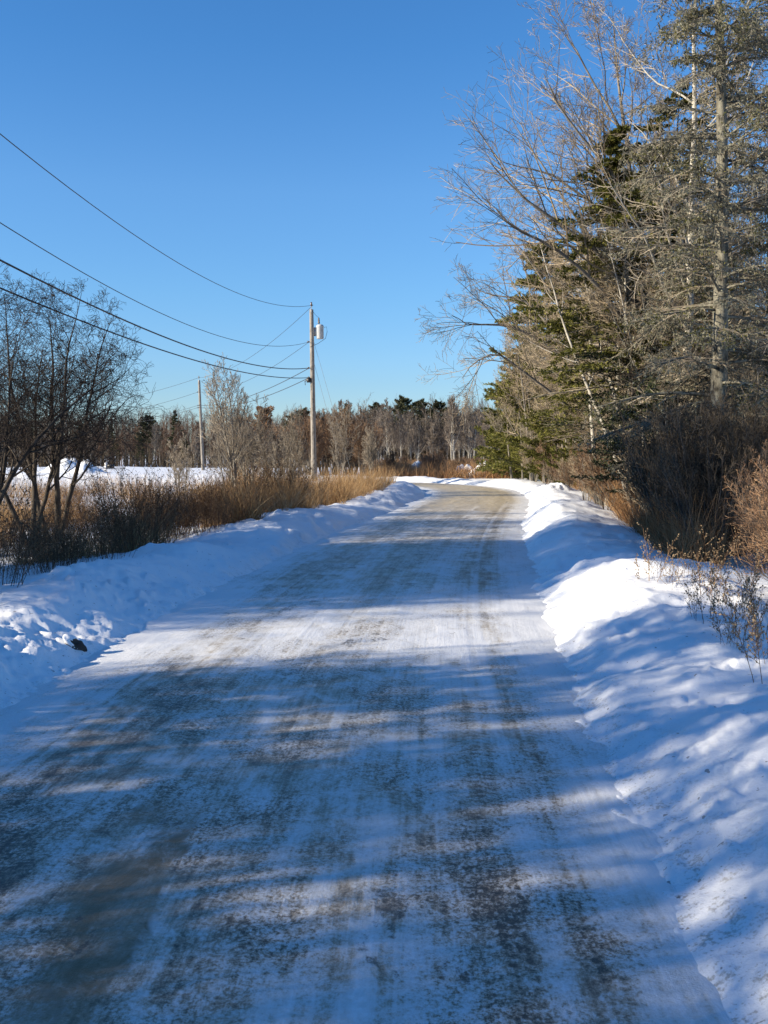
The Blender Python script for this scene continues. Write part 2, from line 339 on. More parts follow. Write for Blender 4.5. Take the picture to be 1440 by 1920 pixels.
def tag(o, label=None, cat=None, group=None, kind=None):
    for k, v in (('label', label), ('category', cat), ('group', group), ('kind', kind)):
        if v: o[k] = v
    return o
def empty(name, loc=(0, 0, 0), rz=0):
    o = bpy.data.objects.new(name, None); COL.objects.link(o); o.location = loc; o.rotation_euler = (0, 0, rz); o.empty_display_size = .2; return o
def copy_tree(o):
    r = o.copy(); COL.objects.link(r)
    for ch in list(o.children):
        c = ch.copy(); COL.objects.link(c); c.parent = r
        for g in list(ch.children):
            d = g.copy(); COL.objects.link(d); d.parent = c
    return r
KINDS = []
class Kind:
    """first use places the prototype, later uses place copies"""
    def __init__(s, root): s.root, s.used = root, False; KINDS.append(s)
    def place(s, x, y, rz=0, sc=1, label=None, group=None, z=None, cat=None, tilt=(0, 0), sz=None):
        o = copy_tree(s.root) if s.used else s.root
        s.used = True
        o.location = (x, y, (gz(x, y) - .06) if z is None else z); o.rotation_euler = (tilt[0], tilt[1], rz); o.scale = (sc, sc, sz or sc)
        return tag(o, label, cat, group)

# ------------------------------------------------------------------ growing branches, many at a time
def norm(v): return v / (np.linalg.norm(v, axis=-1, keepdims=True) + 1e-9)
def grow(g, S, D, L, R, n=6, wig=.1, trop=.0, tv=(0, 0, 1), tip=.25):
    m = len(S); out = np.zeros((m, n, 3)); out[:, 0] = S; d = norm(D); tv = np.array(tv, float)
    step = (L / (n - 1))[:, None]
    for i in range(1, n):
        out[:, i] = out[:, i - 1] + d * step
        d = norm(d + wig * g.normal(size=(m, 3)) + trop * tv)
    return out, R[:, None] * np.linspace(1, tip, n)[None] ** 1.0
def spawn(g, Pn, R, L, K, t0=.2, t1=1., ang=50, asd=10, lr=lambda t: .5, rr=.6, flat=0., jit=.25, rmin=.0022):
    m, n = Pn.shape[:2]
    t = t0 + (t1 - t0) * (np.arange(K)[None] + g.random((m, K))) / K
    q = np.clip(t * (n - 1), 0, n - 1.001); i = q.astype(int); fr = (q - i)[..., None]
    a = np.arange(m)[:, None]
    pos = Pn[a, i] * (1 - fr) + Pn[a, i + 1] * fr
    tan = norm(Pn[a, i + 1] - Pn[a, i]).reshape(-1, 3)
    rad = (R[a, i] * (1 - fr[..., 0]) + R[a, i + 1] * fr[..., 0]).reshape(-1)
    rv = norm(g.normal(size=(m * K, 3)))
    if flat:
        side = norm(np.cross(tan, np.array([0, 0, 1.])) + 1e-6) * np.where(np.arange(m * K) % 2, 1, -1)[:, None]
        rv = norm(side + (1 - flat) * rv)
    perp = norm(rv - tan * (rv * tan).sum(1, keepdims=True))
    an = np.radians(ang + asd * g.normal(size=m * K))[:, None]
    D = tan * np.cos(an) + perp * np.sin(an)
    tt = t.reshape(-1)
    Lc = np.repeat(L, K) * lr(tt) * (1 + jit * g.uniform(-1, 1, m * K))
    return pos.reshape(-1, 3), D, Lc, np.maximum(rad * rr, rmin), tt

def bare_tree(name, seed, Ht, r0, label=None, cat='tree', bark_m='bark_grey', twig_m='twig_grey', stems=1, spread=.1, lean=(0, 0), K=(15, 8, 6, 4),
              t0=.28, ang=(52, 42, 42, 45), lr1=.42, bias=(0, 0, .10), lrs=(.5, .5, .55), rmin=.0035, wig=.05, order=4, twist=1.0, limb=None, stem_wig=.03, group=None):
    g = np.random.default_rng(seed); root = tag(empty(name), label, cat, group)
    az = g.random(stems) * 6.28 + np.arange(stems) * 6.28 / stems
    S = np.stack([np.cos(az), np.sin(az), az * 0], 1) * (.12 if stems > 1 else 0)
    D = np.stack([np.cos(az) * spread + lean[0], np.sin(az) * spread + lean[1], az * 0 + 1], 1)
    L = Ht * (g.uniform(.8, 1.0, stems) if stems > 1 else np.ones(1)); R = r0 * (g.uniform(.7, 1, stems) if stems > 1 else np.ones(1))
    Pt, Rt = grow(g, S, D, L, R, 16, stem_wig, .015, tip=.08)
    tm, cm = Mesh(), Mesh()
    Rt[:, 0] *= 1.35
    tm.tubes(Pt, Rt, 9)
    P1s = spawn(g, Pt, Rt, L, K[0], t0, .98, ang[0], 10, lambda t: lr1 * (1.15 - .85 * t), .55)
    L1 = P1s[2]
    P1, R1 = grow(g, P1s[0], P1s[1], L1, P1s[3], 10, wig * 1.2 * twist, 1.0, bias, .18)
    if limb is not None:                                        # hand-laid limbs (points in the tree's own space)
        for pts, r in limb:
            pts = np.array(pts, float); q = np.linspace(0, len(pts) - 1, 10); i = np.minimum(q.astype(int), len(pts) - 2); fr = (q - i)[:, None]
            pp = pts[i] * (1 - fr) + pts[i + 1] * fr
            pp[1:-1] = .25 * pp[:-2] + .5 * pp[1:-1] + .25 * pp[2:]
            pp[1:] += np.cumsum(g.normal(size=(9, 3)) * .03, 0)
            P1 = np.concatenate([P1, pp[None]]); R1 = np.concatenate([R1, (r * np.linspace(1, .15, 10))[None]]); L1 = np.append(L1, np.linalg.norm(np.diff(pp, axis=0), axis=1).sum())
    tm.tubes(P1, np.maximum(R1, rmin), 5)
    Pc, Rc, Lc = P1, R1, L1
    for lev in range(order - 1):
        if lev + 1 >= len(K): break
        a = spawn(g, Pc, Rc, Lc, K[lev + 1], .15, 1., ang[lev + 1], 12, lambda t: lrs[lev] * (1.1 - .6 * t), .6, rmin=rmin)
        Pc, Rc = grow(g, a[0], a[1], a[2], a[3], (7, 5, 4)[lev], wig * (1.5, 2, 2.4)[lev] * twist, .75, bias, .4)
        Lc = a[2]
        cm.tubes(Pc, np.maximum(Rc, rmin), 3)
    tm.build('trunk', M[bark_m], root); cm.build('crown', M[twig_m], root, False)
    return root

def needles(g, mesh, Pn, n, length, width, spread=.7, t0=.1):
    m, N = Pn.shape[:2]
    t = t0 + (1 - t0) * g.random((m, n)); q = np.clip(t * (N - 1), 0, N - 1.001); i = q.astype(int); fr = (q - i)[..., None]; a = np.arange(m)[:, None]
    pos = (Pn[a, i] * (1 - fr) + Pn[a, i + 1] * fr).reshape(-1, 3); tan = norm(Pn[a, i + 1] - Pn[a, i]).reshape(-1, 3)
    D = norm(tan + spread * norm(g.normal(size=tan.shape))); W = norm(np.cross(D, g.normal(size=tan.shape)))
    mesh.leaves(pos, D, W, length * g.uniform(.6, 1.3, len(pos)), width * g.uniform(.7, 1.3, len(pos)))

def conifer(name, seed, Ht, r0, Rc, label=None, cat='tree', bark_m='bark_dark', needle_m='needle', nb=90, t0=.12, K2=14, nn=14, nl=.08, nw=.014, droop=-.02,
            ang=82, lichen=0, dead=0., gaps=.0, bias=(0, 0), pw=.75, spread=.8, group=None, twig_m='twig_grey', K3=0):
    g = np.random.default_rng(seed); root = tag(empty(name), label, cat, group)
    Pt, Rt = grow(g, np.zeros((1, 3)), np.array([[0, 0, 1.]]), np.array([Ht]), np.array([r0]), 22, .012, .02, tip=.06)
    Rt[:, 0] *= 1.3
    tm, cm, lm, dm = Mesh(), Mesh(), Mesh(), Mesh(); tm.tubes(Pt, Rt, 10)
    S, D, L, R, t = spawn(g, Pt, Rt, np.array([Rc]), nb, t0, .99, ang, 9, lambda t: np.maximum((1 - np.clip((t - t0) / (1 - t0), 0, 1)) ** pw, .06), .3, jit=.4, rmin=.006)
    D[:, :2] += np.array(bias); L = np.minimum(L, Rc * 1.5)
    P1, R1 = grow(g, S, D, L, np.minimum(R, .012 + .012 * L), 8, .06, 1.0, (0, 0, droop), .3)
    live = g.random(nb) > dead
    if gaps: live &= (vnoise(t * 9, np.arctan2(D[:, 1], D[:, 0]) * .9, seed) > gaps - .5)
    tm.tubes(P1, R1, 4)
    a = spawn(g, P1, R1, L, K2, .2, 1., 48, 10, lambda t: .42 * (1.1 - .7 * t), .5, flat=.75, rmin=.003)
    P2, R2 = grow(g, a[0], a[1], a[2], a[3], 5, .1, 1.0, (0, 0, droop * 1.5), .5)
    lv = np.repeat(live, K2)
    dm.tubes(P2, R2, 3)
    if K3:
        b3 = spawn(g, P2, R2, a[2], K3, .2, 1, 45, 14, lambda t: .5, .6, rmin=.003); P3, R3 = grow(g, b3[0], b3[1], b3[2], b3[3], 4, .14, 1., (0, 0, droop), .5)
        dm.tubes(P3, R3, 3)
        if lichen: needles(g, lm, P3, max(1, lichen // 3), .07, .012, 1.2)
    if lv.any():
        needles(g, cm, P2[lv], nn, nl, nw, spread); needles(g, cm, P1[live], nn * 2, nl, nw, spread, .35)
        if K3: needles(g, cm, P3[np.repeat(lv, K3)], max(3, nn // 2), nl, nw, spread)
    tm.build('trunk', M[bark_m], root); dm.build('branches', M[twig_m], root, False)
    if cm.n: cm.build('crown', M[needle_m], root, False)
    if lichen:
        m, N = P2.shape[:2]; n = lichen
        pos = P2[np.repeat(np.arange(m), n), g.integers(1, N, m * n)]
        D = norm(np.array([0, 0, -1.]) + .55 * g.normal(size=pos.shape)); W = norm(np.cross(D, g.normal(size=pos.shape)))
        lm.leaves(pos, D, W, g.uniform(.03, .13, len(pos)), g.uniform(.003, .008, len(pos)))
        lm.build('lichen', M['lichen'], root, False)
    return root

def weed(name, seed, Ht, rad, stems, label, cat, mat, twigs=10, leaf=.03, lean=.25, leafw=.3, nleaf=3, group=None, rs=.004):
    """clump of stiff dry stems with short side twigs and shrivelled leaves: parts stems, foliage"""
    g = np.random.default_rng(seed); root = tag(empty(name), label, cat, group)
    r = rad * np.sqrt(g.random(stems)); az = g.random(stems) * 6.283
    S = np.stack([r * np.cos(az), r * np.sin(az), -.05 + 0 * r], 1)
    D = np.stack([np.cos(az) * r / rad * lean, np.sin(az) * r / rad * lean, 1 + 0 * r], 1) + .09 * g.normal(size=(stems, 3))
    L = Ht * g.uniform(.55, 1.1, stems)
    P1, R1 = grow(g, S, D, L, np.full(stems, rs), 6, .07, -.02, tip=.4)
    sm, lm = Mesh(), Mesh(); sm.tubes(P1, R1, 3)
    a = spawn(g, P1, R1, L, twigs, .3, 1, 38, 14, lambda t: .26 * (1.2 - .7 * t), .7, rmin=.0022)
    P2, R2 = grow(g, a[0], a[1], a[2], a[3], 4, .15, .1, tip=.5); sm.tubes(P2, R2, 3)
    if nleaf: needles(g, lm, P2, nleaf, leaf, leaf * leafw, 1.0)
    sm.build('stems', M[mat[0]], root, False)
    if nleaf: lm.build('foliage', M[mat[1]], root, False)
    return root

def grass_field(name, seed, pts, hts, mat, label, lean=.5, w=.006):
    g = np.random.default_rng(seed); n = len(pts)
    z = ground_z(pts[:, 0], pts[:, 1])
    S = np.stack([pts[:, 0], pts[:, 1], z - .05], 1)
    D = np.stack([g.normal(size=n) * lean, g.normal(size=n) * lean, np.ones(n)], 1)
    Pn, R = grow(g, S, D, hts, np.full(n, w), 6, .16, -.10, tip=.15)
    W = norm(np.stack([g.normal(size=n), g.normal(size=n), 0 * hts], 1))[:, None]
    A, B = Pn + W * R[..., None], Pn - W * R[..., None]
    V = np.stack([A, B], 2).reshape(-1, 3)
    i = np.arange(n)[:, None] * 12 + np.arange(5)[None] * 2
    fc = np.stack([i, i + 1, i + 3, i + 2], -1).reshape(-1, 4)
    m = Mesh(); m.raw(V, fc)
    return tag(m.build(name, M[mat], None, False), label, 'grass', None, 'stuff')
# ------------------------------------------------------------------ ground, snow banks, road
def build_ground():
    rad = [.5]
    while rad[-1] < 1100: rad.append(rad[-1] * (1.0072 if rad[-1] < 45 else 1.012 if rad[-1] < 95 else 1.03))
    rad = np.array(rad)
    th = np.concatenate([np.linspace(-34, 34, 460), np.linspace(34, 326, 130)[1:-1]]) * math.pi / 180
    Rg, Tg = np.meshgrid(rad, th, indexing='ij')
    x, y = (Rg * np.sin(Tg)).ravel(), (Rg * np.cos(Tg)).ravel()
    z = ground_z(x, y)
    nr, nt_ = Rg.shape
    i = np.arange(nr - 1)[:, None] * nt_; j = np.arange(nt_)[None]; j2 = (j + 1) % nt_
    quads = np.stack([i + j, i + nt_ + j, i + nt_ + j2, i + j2], -1).reshape(-1, 4)[:, ::-1]
    V = np.stack([x, y, z], 1)
    d, s = road_coords(x, y)
    # smooth normals of the whole sheet, shared by the pieces so that no seam shows
    fn = np.cross(V[quads[:, 2]] - V[quads[:, 0]], V[quads[:, 3]] - V[quads[:, 1]])
    N = np.zeros_like(V)
    for k in range(4): np.add.at(N, quads[:, k], fn)
    N = norm(N); N *= np.sign(N[:, 2:3])
    dc, scn = d[quads].mean(1), s[quads].mean(1)
    t = np.abs(dc) - 1.9
    near = (scn < 75) & (scn > -25)
    bl = (t < 2.1) & (dc < 0) & (t > -.6) & near; br = (t < 2.6) & (dc > 0) & (t > -.6) & near
    under = (t <= -.9) & near & (np.abs(dc) < 60)
    def piece(mask, name, mat, label, kind):
        q = quads[mask]; u, inv = np.unique(q, return_inverse=True); q2 = inv.reshape(-1, 4)
        m = Mesh(); m.raw(V[u], q2); o = m.build(name, M[mat])
        uvl = o.data.uv_layers.new(name='UVMap')
        uvl.data.foreach_set('uv', np.stack([d[u], s[u]], 1)[q2].astype(np.float32).ravel())
        o.data.normals_split_custom_set_from_vertices(N[u].tolist())
        tag(o, label, None, None, kind); return o
    piece(bl, 'snow_bank', 'bank', 'ploughed snow bank along the field side of the road', 'structure')
    piece(br, 'snow_bank', 'bank', 'smooth wind-rounded snow bank along the woods side of the road', 'structure')
    piece(~(bl | br), 'snow_field', 'snow', 'snow covered ground of the field and woods', 'structure')
build_ground()
def build_road():
    keep = (CS > -22) & (CS < 95)
    fs = np.arange(-22, 95, .07)
    cx, cy = np.interp(fs, CS, CL[:, 0]), np.interp(fs, CS, CL[:, 1])
    tx, ty = np.gradient(cx, fs), np.gradient(cy, fs); l = np.hypot(tx, ty); tx, ty = tx / l, ty / l
    u = np.linspace(-2.9, 2.9, 84)
    Sg, U = np.meshgrid(fs, u, indexing='ij')
    x = cx[:, None] + ty[:, None] * U; y = cy[:, None] - tx[:, None] * U
    z = .028 - .012 * (U / 1.9) ** 2 + .014 * fbm(U * 2.2, Sg * .35, 3, 4) + .010 * fbm(U * 7, Sg * 2.6, 7, 3)
    z = z - .35 * sstep(2.25, 2.9, np.abs(U))
    n0, n1 = U.shape
    i = np.arange(n0 - 1)[:, None] * n1; j = np.arange(n1 - 1)[None]
    q = np.stack([i + j, i + j + 1, i + n1 + j + 1, i + n1 + j], -1).reshape(-1, 4)
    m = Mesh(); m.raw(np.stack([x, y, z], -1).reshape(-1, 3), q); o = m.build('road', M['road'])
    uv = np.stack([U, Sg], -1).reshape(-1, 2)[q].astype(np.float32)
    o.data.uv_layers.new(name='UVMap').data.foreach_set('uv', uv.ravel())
    tag(o, 'snow-packed sanded country road curving left out of sight', None, None, 'structure')
build_road()

# ------------------------------------------------------------------ power line
def make_pole(label, Ht, loc, lean=(0, 0), transformer=False, attach=(), guy=False):
    r = tag(empty('utility_pole', loc), label, 'utility pole', 'wooden utility poles'); r.rotation_euler = (lean[0], lean[1], 0)
    zs = np.linspace(-.5, Ht, 12)
    Mesh().line(np.stack([zs * 0, zs * 0, zs], 1), np.linspace(.165, .11, 12), 14).lathe([(.0, Ht + .02), (.11, Ht)], k=14).build('pole', M['pole'], r)
    Mesh().line([(0, 0, Ht - .15), (0, 0, Ht + .28)], .02).box((.0, -.1, Ht - .1), (.03, .03, .12)).build('top_pin', M['steel'], r)
    Mesh().lathe([(0, .30), (.05, .28), (.035, .22), (.065, .17), (.045, .12), (.055, .08), (0, .06)], (0, 0, Ht + .12), 12).build('insulator', M['ceramic'], r)
    for za in attach:
        b = Mesh().box((-.17, -.02, za), (.05, .02, .03)).build('bracket', M['steel'], r)
        Mesh().lathe([(0, .06), (.045, .05), (.03, 0), (.045, -.05), (0, -.06)], (-.22, -.02, za), 10).build('spool', M['ceramic'], b)
    Mesh().line([(.12, -.13, .2), (.11, -.12, Ht * .9)], .012, 5).build('ground_wire', M['wire_grey'], r)
    if transformer:
        zc = Ht - 1.62; cx = .46
        can = Mesh().lathe([(0, 0), (.17, 0), (.20, .03), (.20, .66), (.215, .68), (.215, .72), (.19, .74), (.16, .78), (0, .82)], (cx, 0, zc), 20).build('transformer', M['can'], r)
        Mesh().lathe([(0, .34), (.02, .34), (.05, .26), (.035, .22), (.06, .17), (.04, .12), (.065, .07), (.05, 0)], (cx - .06, 0, zc + .84), 12).build('bushing', M['ceramic'], can)
        Mesh().box((.17, 0, zc + .4), (.08, .05, .24)).build('mounting_bracket', M['steel'], can)
        Mesh().line([(cx + .22, -.05, zc + .62), (cx + .36, -.05, zc + .66), (cx + .40, -.05, zc + .4), (cx + .30, -.05, zc + .02), (cx - .1, -.08, zc - .25), (-.1, -.12, zc - .45)], .012, 5).build('lead_wire', M['wire'], can)
        Mesh().line([(cx - .06, 0, zc + 1.16), (.2, 0, zc + 1.35), (.02, -.05, Ht)], .008, 5).build('lead_wire', M['wire'], can)
        Mesh().box((-.2, -.06, attach[-1] - .15), (.12, .09, .12)).build('splice_box', M['wire'], r)
        Mesh().line([(-.3, -.06, attach[-1] - .1), (-.42, -.06, attach[-1] - .22), (-.40, -.06, attach[-1] - .42)], .03, 6).build('cable_drip_loop', M['wire'], r)
    if guy:
        Mesh().line([(.1, 0, guy), (2.1, 2.0, .1)], .008, 5).build('guy_wire', M['steel'], r)
        Mesh().line([(.1, 0, guy - 1.2), (1.7, 1.6, .1)], .008, 5).build('guy_wire', M['steel'], r)
    return r
Y1 = 58.; x1 = X(589, Y1); g1 = gz(x1, Y1); top1 = Z(572, Y1)
za = [Z(641, Y1) - g1, Z(690, Y1) - g1, Z(708, Y1) - g1]
make_pole('weathered wooden pole with pale round transformer near its top', top1 - g1 - .25, (x1, Y1, g1), (0, -.012), True, za, guy=Z(640, Y1) - g1)
Y2 = 100.; x2 = X(381, Y2); g2 = gz(x2, Y2); top2 = Z(708, Y2)
make_pole('leaning bare wooden pole without transformer out in the snowy field', top2 - g2 - .25, (x2, Y2, g2), (.0, -.035), False, [Z(735, Y2) - g2, Z(760, Y2) - g2, Z(764, Y2) - g2])
Y3 = 150.; x3 = X(125, Y3); g3 = gz(x3, Y3)
make_pole('wooden pole farthest along the wire line, behind the bare tree', 9.2, (x3, Y3, g3), (0, 0), False, [7.6, 6.4, 6.1])
T = 1.15; x0, y0 = x1 - 4.6 * T, Y1 - 48 * T; g0 = gz(x0, y0)
make_pole('wooden pole nearest the camera on the field side of the road', top1 - g1 - .25 + .7, (x0, y0, g0), (0, 0), False, [q + e for q, e in zip(za, (1.2, 1.25, .75))])
def wire(a, b, sag, r, label, mat='wire'):
    t = np.linspace(0, 1, 40)[:, None]; a, b = np.array(a), np.array(b)
    p = a * (1 - t) + b * t; p[:, 2] -= 4 * sag * (t * (1 - t))[:, 0]
    tag(Mesh().line(p, r, 5).build('overhead_wire', M[mat]), label, 'power line', 'overhead wires on the poles')
A1 = [(x1 - .02, Y1, top1)] + [(x1 - .25, Y1, g1 + q) for q in za]
A0 = [(x0, y0, g0 + top1 - g1 + .7)] + [(x0 - .2, y0, g0 + q + e) for q, e in zip(za, (1.2, 1.25, .75))]
lx2 = x2 - .3
A2 = [(lx2, Y2, top2 + .0)] + [(lx2 - .1, Y2, q) for q in (Z(735, Y2), Z(760, Y2), Z(764, Y2))]
A3 = [(x3, Y3, g3 + 9.5)] + [(x3 - .2, Y3, g3 + q) for q in (7.6, 6.4, 6.1)]
for k, (sg, r, nm) in enumerate(((2.45, .011, 'topmost thin wire sweeping from the near pole to the transformer pole'), (2.35, .011, 'second wire from the top, meeting the transformer pole below the can'),
                                 (1.6, .022, 'thick black cable, upper of the two low ones before the transformer pole'), (1.25, .020, 'lowest black cable running in to the transformer pole'))):
    wire(A0[k], A1[k], sg, r, nm)
for k, nm in enumerate(('topmost wire between the transformer pole and the leaning pole', 'second wire down between the transformer pole and the leaning pole', 'third wire down between the transformer pole and the leaning pole', 'lowest wire between the transformer pole and the leaning pole')):
    wire(A1[k], A2[k], (.9, .8, .6, .6)[k], (.012, .012, .02, .02)[k], nm)
for k, nm in enumerate(('topmost wire beyond the leaning pole', 'second wire down beyond the leaning pole', 'third wire down beyond the leaning pole', 'lowest wire beyond the leaning pole')):
    wire(A2[k], A3[k], .8, .016, nm)

# ------------------------------------------------------------------ mailbox, snow piles, stone
Ym = 88.; xm = X(199, Ym); gm = gz(xm, Ym)
mb = tag(empty('mailbox', (xm, Ym, gm - .05)), 'black mailbox on a white post with a crossarm in the snowy field', 'mailbox')
hz = Z(869, Ym) - gm + .05
Mesh().box((0, 0, hz / 2), (.09, .09, hz / 2)).lathe([(.13, 0), (.13, .04), (0, .10)], (0, 0, hz), 4).build('post', M['white'], mb)
Mesh().box((.32, 0, hz - .42), (.42, .055, .055)).build('crossarm', M['white'], mb)
th = np.linspace(0, math.pi, 9); prof = [(-.13, 0)] + [(-.13 * math.cos(t), .17 + .13 * math.sin(t)) for t in th] + [(.13, 0)]
bx = Mesh(); n = len(prof)
v = [(.12 + xx, a, hz - .36 + b) for xx in (0, .58) for a, b in prof]
bx.raw(v, [(k, (k + 1) % n, n + (k + 1) % n, n + k) for k in range(n)], [(0, k + 1, k) for k in range(1, n - 1)] + [(n, n + k, n + k + 1) for k in range(1, n - 1)])
bx.build('box', M['black'], mb)
def snow_pile(px, Y, w, h, seed, label, dp=.7):
    x0, g = X(px, Y), None
    u = np.linspace(-1, 1, 44); U, V = np.meshgrid(u, u, indexing='ij')
    rr = np.hypot(U, V) + .25 * fbm(U * 2, V * 2, seed, 3)
    wx, wy = x0 + U * w, Y + V * w * dp
    base = ground_z(wx.ravel(), wy.ravel()).reshape(U.shape)
    z = base - .04 + h * (1 - sstep(.1, .95, rr)) * (1 + .7 * fbm(U * 3.5, V * 3.5, seed + 9, 4)) - .15 * sstep(.8, 1, rr)
    i = np.arange(43)[:, None] * 44; j = np.arange(43)[None]
    m = Mesh(); m.raw(np.stack([wx, wy, z], -1).reshape(-1, 3), np.stack([i + j, i + 44 + j, i + 45 + j, i + 1 + j], -1).reshape(-1, 4))
    o = m.build('snow_pile', M['snow']); uvl = o.data.uv_layers.new(name='UVMap')
    tag(o, label, 'snow pile', 'ploughed snow piles')
snow_pile(125, 86, 3.0, 1.15, 1, 'long tall snow pile left of the white mailbox post')
snow_pile(165, 84, 2.2, .85, 4, 'lower rounded snow pile nearest the white mailbox post')
snow_pile(790, 80, 2.0, 1.0, 7, 'small snow mound among russet grass beyond the bend')
snow_pile(910, 70, 1.7, .85, 11, 'snow mound at the right side of the bend in front of russet brush')
snow_pile(868, 72, 1.2, .8, 13, 'flat little snow mound between two others beyond the bend')
snow_pile(1035, 40, 1.0, .3, 15, 'low snow hump at the foot of the tan brush by the bend')
# stone half buried in the ploughed bank
st = Mesh(); g = np.random.default_rng(3)
th, ph = np.meshgrid(np.linspace(0, math.pi, 16), np.linspace(0, 2 * math.pi, 22, endpoint=False), indexing='ij')
sx, sy, sz = np.sin(th) * np.cos(ph), np.sin(th) * np.sin(ph), np.cos(th)
rr = 1 + .45 * fbm(sx * 2.1 + 5 + sz, sy * 2.1 + sz * 1.7, 44, 3)
ii = np.arange(15)[:, None] * 22; jj = np.arange(22)[None]; j2 = (jj + 1) % 22
V = np.stack([sx * rr * .085, sy * rr * .06, sz * rr * .09], -1).reshape(-1, 3)
st.raw(V, np.stack([ii + jj, ii + 22 + jj, ii + 22 + j2, ii + j2], -1).reshape(-1, 4))
def on_ray(px, py, y0=3, y1=60):
    ys = np.linspace(y0, y1, 3000); pts = np.array([P(px, py, q) for q in ys]); gzv = ground_z(pts[:, 0], pts[:, 1])
    k = np.argmax(pts[:, 2] <= gzv); return pts[k]
sp = on_ray(138, 1216)
so = tag(st.build('stone', M['rock']), 'small dark stone poking out of the ploughed snow bank', 'stone'); so.location = sp + np.array((0, .03, -.01)); so.rotation_euler = (.3, .6, .5); so.scale = (1.2, .9, .8)
cp = Mesh(); cp.raw(V * np.array((1.15, 1.25, .55)) , np.stack([ii + jj, ii + 22 + jj, ii + 22 + j2, ii + j2], -1).reshape(-1, 4))
cap = cp.build('snow_cap', M['snow'], so); cap.location = (-.045, .02, .05); cap.scale = (.85, .9, .55); cap.rotation_euler = (0, -.3, 1.2)

# ------------------------------------------------------------------ far woods
rng = random.Random(5)
def near_what(px):
    for lim, w_ in ((60, 'behind the leftmost bare trees'), (175, 'behind the forked bare tree'), (300, 'near the mailbox'), (450, 'around the leaning pole'), (585, 'between the two poles'),
                    (700, 'right of the transformer pole'), (845, 'below the three tall pines'), (5000, 'toward the yellow-green pine')):
        if px < lim: return w_
far_spec = dict(K=(26, 10, 6), ang=(40, 38, 38), lr1=.27, bias=(0, 0, .12), rmin=.014, order=3, wig=.06, stem_wig=.02)
aspen = [Kind(bare_tree('bare_tree', 100 + i, 9, .10, t0=.30, bark_m='bark_birch' if i % 2 else 'bark_grey', twig_m='twig_far', **far_spec)) for i in range(4)]
brown = [Kind(bare_tree('bare_tree', 110 + i, 7.5, .09, t0=.15, bark_m='bark_dark' if i % 2 else 'bark_grey', twig_m='twig_far_brown', **far_spec)) for i in range(3)]
for i in range(165):                                            # grey stand in the middle distance, right of the transformer pole
    a = i / 165
    if i < 75:
        px, Y = rng.uniform(690, 965), rng.uniform(112, 150); tp = 772 + 12 * math.sin(px * .05) + rng.uniform(-10, 14); k = aspen[i % 4]
        lab = 'slender pale bare tree in the grey stand beyond the bend, ' + near_what(px); gp = 'grey trees beyond the bend'
    elif i < 135:
        px, Y = rng.uniform(-160, 700), rng.uniform(128, 172); tp = 797 + rng.uniform(-14, 12) - (16 if px > 420 else 0) - (12 if px > 600 else 0); k = brown[i % 3]
        lab = 'brownish bare tree at the far edge of the snowy field, ' + near_what(px); gp = 'brown trees beyond the field'
    else:
        px, Y = rng.uniform(-160, 700), rng.uniform(126, 150); tp = 800 + rng.uniform(-10, 12); k = aspen[i % 4]
        lab = 'pale-trunked bare tree at the far edge of the field, ' + near_what(px); gp = 'pale trees beyond the field'
    x = X(px, Y); base = gz(x, Y); h = Z(tp, Y) - base
    s_ = h / (9 if k in aspen else 7.5)
    k.place(x, Y, rng.uniform(0, 6.28), s_ * rng.uniform(.9, 1.05), lab, gp, cat='bare tree')
def woods_mass(name, seed, x0, x1, y0, y1, n, h, label, bm):
    g = np.random.default_rng(seed); x = g.uniform(x0, x1, n); y = g.uniform(y0, y1, n); z = ground_z(x, y)
    Pt, Rt = grow(g, np.stack([x, y, z - .1], 1), np.stack([.04 * g.normal(size=n), .04 * g.normal(size=n), np.ones(n)], 1), h * g.uniform(.75, 1.1, n), np.full(n, .085), 7, .02, .02, tip=.2)
    m = Mesh(); m.tubes(Pt, Rt, 4); L = np.full(n, h)
    a = spawn(g, Pt, Rt, L, 22, .12, .98, 34, 10, lambda t: .26 * (1.15 - .7 * t), .4, rmin=.02); P1, R1 = grow(g, a[0], a[1], a[2], a[3], 4, .12, .15); m.tubes(P1, R1, 3)
    a = spawn(g, P1, R1, a[2], 5, .2, 1, 38, 10, lambda t: .42, .6, rmin=.018); P2, R2 = grow(g, a[0], a[1], a[2], a[3], 3, .12, .2); m.tubes(P2, R2, 3)
    return tag(m.build(name, M[bm], None, False), label, 'woods', None, 'stuff')
woods_mass('far_woods', 8, -85, 25, 160, 215, 680, 8.6, 'brown mass of leafless woods closing the far side of the field', 'twig_far_brown')
woods_mass('far_woods', 9, -4, 32, 148, 190, 300, 9.5, 'grey mass of leafless woods behind the stand beyond the bend', 'twig_far')
woods_mass('far_woods', 10, 22, 110, 95, 170, 260, 11, 'leafless woods stretching back behind the roadside trees', 'twig_far')
woods_mass('undergrowth', 11, -95, 34, 126, 135, 420, 2.2, 'dark low brush along the foot of the far woods', 'twig_dark')
woods_mass('undergrowth', 12, -95, 34, 150, 164, 420, 4.0, 'dark brush standing deeper in the far woods', 'twig_dark')
pinek = Kind(conifer('pine_tree', 210, 12, .16, 2.9, needle_m='needle_far', nb=80, t0=.45, K2=9, nn=10, nl=.38, nw=.07, droop=.03, ang=72, pw=.45, twig_m='twig_dark'))
firk = Kind(conifer('pine_tree', 211, 12, .16, 2.0, needle_m='needle_far', nb=70, t0=.25, K2=9, nn=9, nl=.3, nw=.055, droop=.0, ang=80, pw=.8, twig_m='twig_dark'))
oakk = Kind(conifer('oak_tree', 212, 9, .16, 2.6, needle_m='needle_brown', nb=60, t0=.3, K2=10, nn=9, nl=.25, nw=.08, droop=.03, ang=60, pw=.4, twig_m='twig_dark', spread=1.4))
